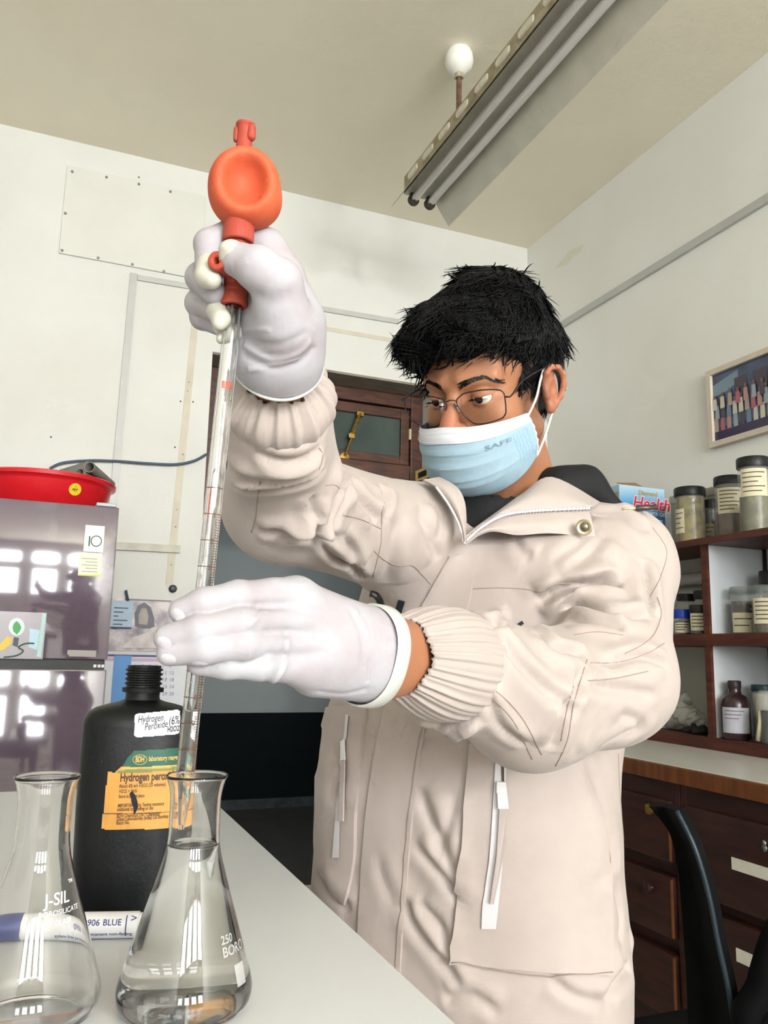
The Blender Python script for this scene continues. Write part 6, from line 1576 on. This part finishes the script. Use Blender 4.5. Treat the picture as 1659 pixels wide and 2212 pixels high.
# lower shelf, right compartment
bb = V((2.147, 2.141, Zb)); bro = empty('brown_bottle', bb, 'brown reagent bottle with a grey label on the lower shelf', 'bottle')
m_brb = mat('brown_bottle_glass', (52, 34, 36), .25, spec=.6)
v, f = lathe_geo([(0, 0), (.043, 0), (.046, .004), (.046, .112), (.043, .128), (.034, .140), (.0215, .147), (.0195, .155), (.0195, .165)], bb, (0, 0, 1), 32); o = mo('glass', v, f, m_brb, bro, True, 50); recalc(o.data)
v, f = lathe_geo([(0, .164), (.0205, .164), (.0215, .166), (.0215, .187), (.019, .190), (0, .190)], bb, (0, 0, 1), 28); o = mo('cap', v, f, mat('dark_brown_cap', (48, 34, 38), .45), bro, True, 40); recalc(o.data)
a0 = math.atan2(-bb[1], -bb[0]); v = [bb+V((.0466*math.cos(a0+t), .0466*math.sin(a0+t), z_)) for z_ in (.022, .104) for t in np.linspace(-1.05, 1.05, 15)]
lo_ = mo('paper_label', v, [(i, i+1, 16+i, 15+i) for i in range(14)], mat('grey_bottle_label', (176, 176, 186), .6, noise=.1, nscale=30), bro, True)
for t in range(3):
    v = [bb+V((.0472*math.cos(a0+q), .0472*math.sin(a0+q), z_)) for z_ in (.092-t*.012, .094-t*.012) for q in np.linspace(-.8, .6-.2*t, 8)]; mo('typed_line', v, [(i, i+1, 9+i, 8+i) for i in range(7)], m_typ, lo_)
small(1630, 2.240, Zb, .036, .178, label='jar with a dark teal lid and a pale roll inside on the lower shelf', cont=spec((206, 200, 180), (180, 172, 150), 'cream'), lid=mat('teal_lid', (26, 54, 58), .4), lidh=.020, fill=.95)
jg = small(1650, 2.155, Zb, .042, .165, label='open jar holding a white spatula at the right edge of the lower shelf', cont=spec((46, 44, 36), (30, 30, 26), 'sludge'), lid=None, lidh=.0, fill=.62)
MB().tube([onX(1638, 1600, 2.125), onX(1643, 1560, 2.125), onX(1641, 1535, 2.125)], [.009, .008, .004], 8).obj('spatula', mat('cream_plastic', (216, 206, 176), .5), jg, True)
# lower shelf, left compartment: plastic bag, green bottle, black cloth
def blob3(name, J, m, par, k, h, noise_=0.0):
    fn0 = lambda P: __import__('functools').reduce(lambda a, b: smin(a, b, k), [sd_cone(P, a[0], b[0], a[1], b[1]) for a, b in J])
    fn = lambda P: smax(fn0(P)+noise_*np.sin(P[..., 0]*130+3*np.sin(P[..., 2]*70))*np.sin(P[..., 1]*110+P[..., 2]*90), Zb+.0008-P[..., 2], .002)
    q = [x[0] for s in J for x in s]; r_ = max(x[1] for s in J for x in s)+.012
    v, f = grid_mesh(fn, np.minimum.reduce(q)-r_, np.maximum.reduce(q)+r_, h); return npmesh(name, v, f, m, par)
bgp = lambda px, py, X=2.18: onX(px, py, X)
bg = empty('plastic_bag', bgp(1470, 1590), 'crumpled clear plastic bag with green print on the lower shelf', 'bag')
m_bag = mat('cloudy_plastic', (196, 196, 186), .25, alpha=.45, bump=.6, bscale=40, spec=.7)
blob3('bag_body', [((bgp(1430, 1570), .030), (bgp(1470, 1540), .040)), ((bgp(1470, 1540), .040), (bgp(1500, 1555), .036)), ((bgp(1450, 1530), .025), (bgp(1478, 1508), .020))], m_bag, bg, .02, .004, .006)
blob3('green_print', [((bgp(1420, 1522, 2.148), .008), (bgp(1428, 1542, 2.148), .008))], mat('green_bag_print', (60, 150, 84), .4), bg, .01, .003)
blob3('contents', [((bgp(1455, 1580), .020), (bgp(1490, 1565), .024))], mat('grey_contents', (112, 104, 92), .6, noise=.4, nscale=60), bg, .02, .004, .004)
gbp = bgp(1449, 1575, 2.29); gbp[2] = Zb; gbt = empty('green_bottle', gbp, 'amber bottle with a green cap half hidden by the sleeve', 'bottle')
v, f = lathe_geo([(0, 0), (.026, 0), (.028, .004), (.028, .125), (.013, .155), (.012, .165)], gbp, (0, 0, 1), 24); o = mo('glass', v, f, mat('amber_green_glass', (84, 88, 50), .2), gbt, True, 50); recalc(o.data)
v, f = lathe_geo([(0, .164), (.016, .164), (.016, .196), (0, .198)], gbp, (0, 0, 1), 20); o = mo('cap', v, f, mat('green_cap', (20, 92, 84), .4), gbt, True, 40); recalc(o.data)
bk = empty('black_cloth', bgp(1505, 1588, 2.14), 'crumpled black rag on the lower shelf beside the divider', 'cloth')
blob3('rag', [((bgp(1482, 1580, 2.14), .012), (bgp(1522, 1578, 2.14), .016)), ((bgp(1500, 1570, 2.14), .012), (bgp(1510, 1585, 2.14), .014))], m_blk, bk, .01, .003, .004)

# ================================================================== black chair in front of the drawers
chb = at(1560, 2300, 1.36); cb = empty('office_chair', (chb[0]+.12, chb[1], 0), 'black curved-back chair standing in front of the drawers', 'chair')
m_ch = mat('black_chair_plastic', (5, 6, 7), .7, spec=.15)
Lr = [(1402, 1742, 1.46), (1446, 1800, 1.45), (1464, 1880, 1.44), (1474, 1990, 1.43), (1482, 2110, 1.42), (1490, 2300, 1.41)]
Rr = [(1462, 1752, 1.36), (1500, 1830, 1.33), (1530, 1930, 1.315), (1552, 2040, 1.305), (1574, 2140, 1.30), (1600, 2300, 1.29)]
Mr = [((a[0]+b[0])/2+2, (a[1]+b[1])/2-3, (a[2]+b[2])/2+.035) for a, b in zip(Lr, Rr)]
o = sheet('backrest', [Lr, Mr, Rr], m_ch, cb, .014)
MB().tube(catmull([at(*p) for p in Rr], 6), .0042, 8).obj('back_rim_highlight', mat('chair_rim_highlight', (40, 52, 60), .35, spec=.4), o, True)  # paler tube paints the highlight along the edge of the black back
sc_ = at(1600, 2300, 1.40); sx_, sy_ = sc_[0]+.10, sc_[1]
MB().box((sx_-.20, sy_-.21, .43), (sx_+.22, sy_+.21, .475), .02).obj('seat', m_ch, cb, True, 40)
ar = [at(1700, 1985, 1.25), at(1672, 2040, 1.26), at(1645, 2130, 1.27), at(1625, 2240, 1.28)]
MB().tube(catmull(ar+[V((sx_, sy_-.18, .45))], 6), .022, 10).obj('armrest', m_ch, cb, True)
for a_, b_ in ((-.17, -.17), (.18, -.17), (-.17, .17), (.18, .17)): MB().tube([(sx_+a_, sy_+b_, .43), (sx_+a_*1.15, sy_+b_*1.15, 0)], .013, 10).obj('leg', m_ch, cb, True, 40)
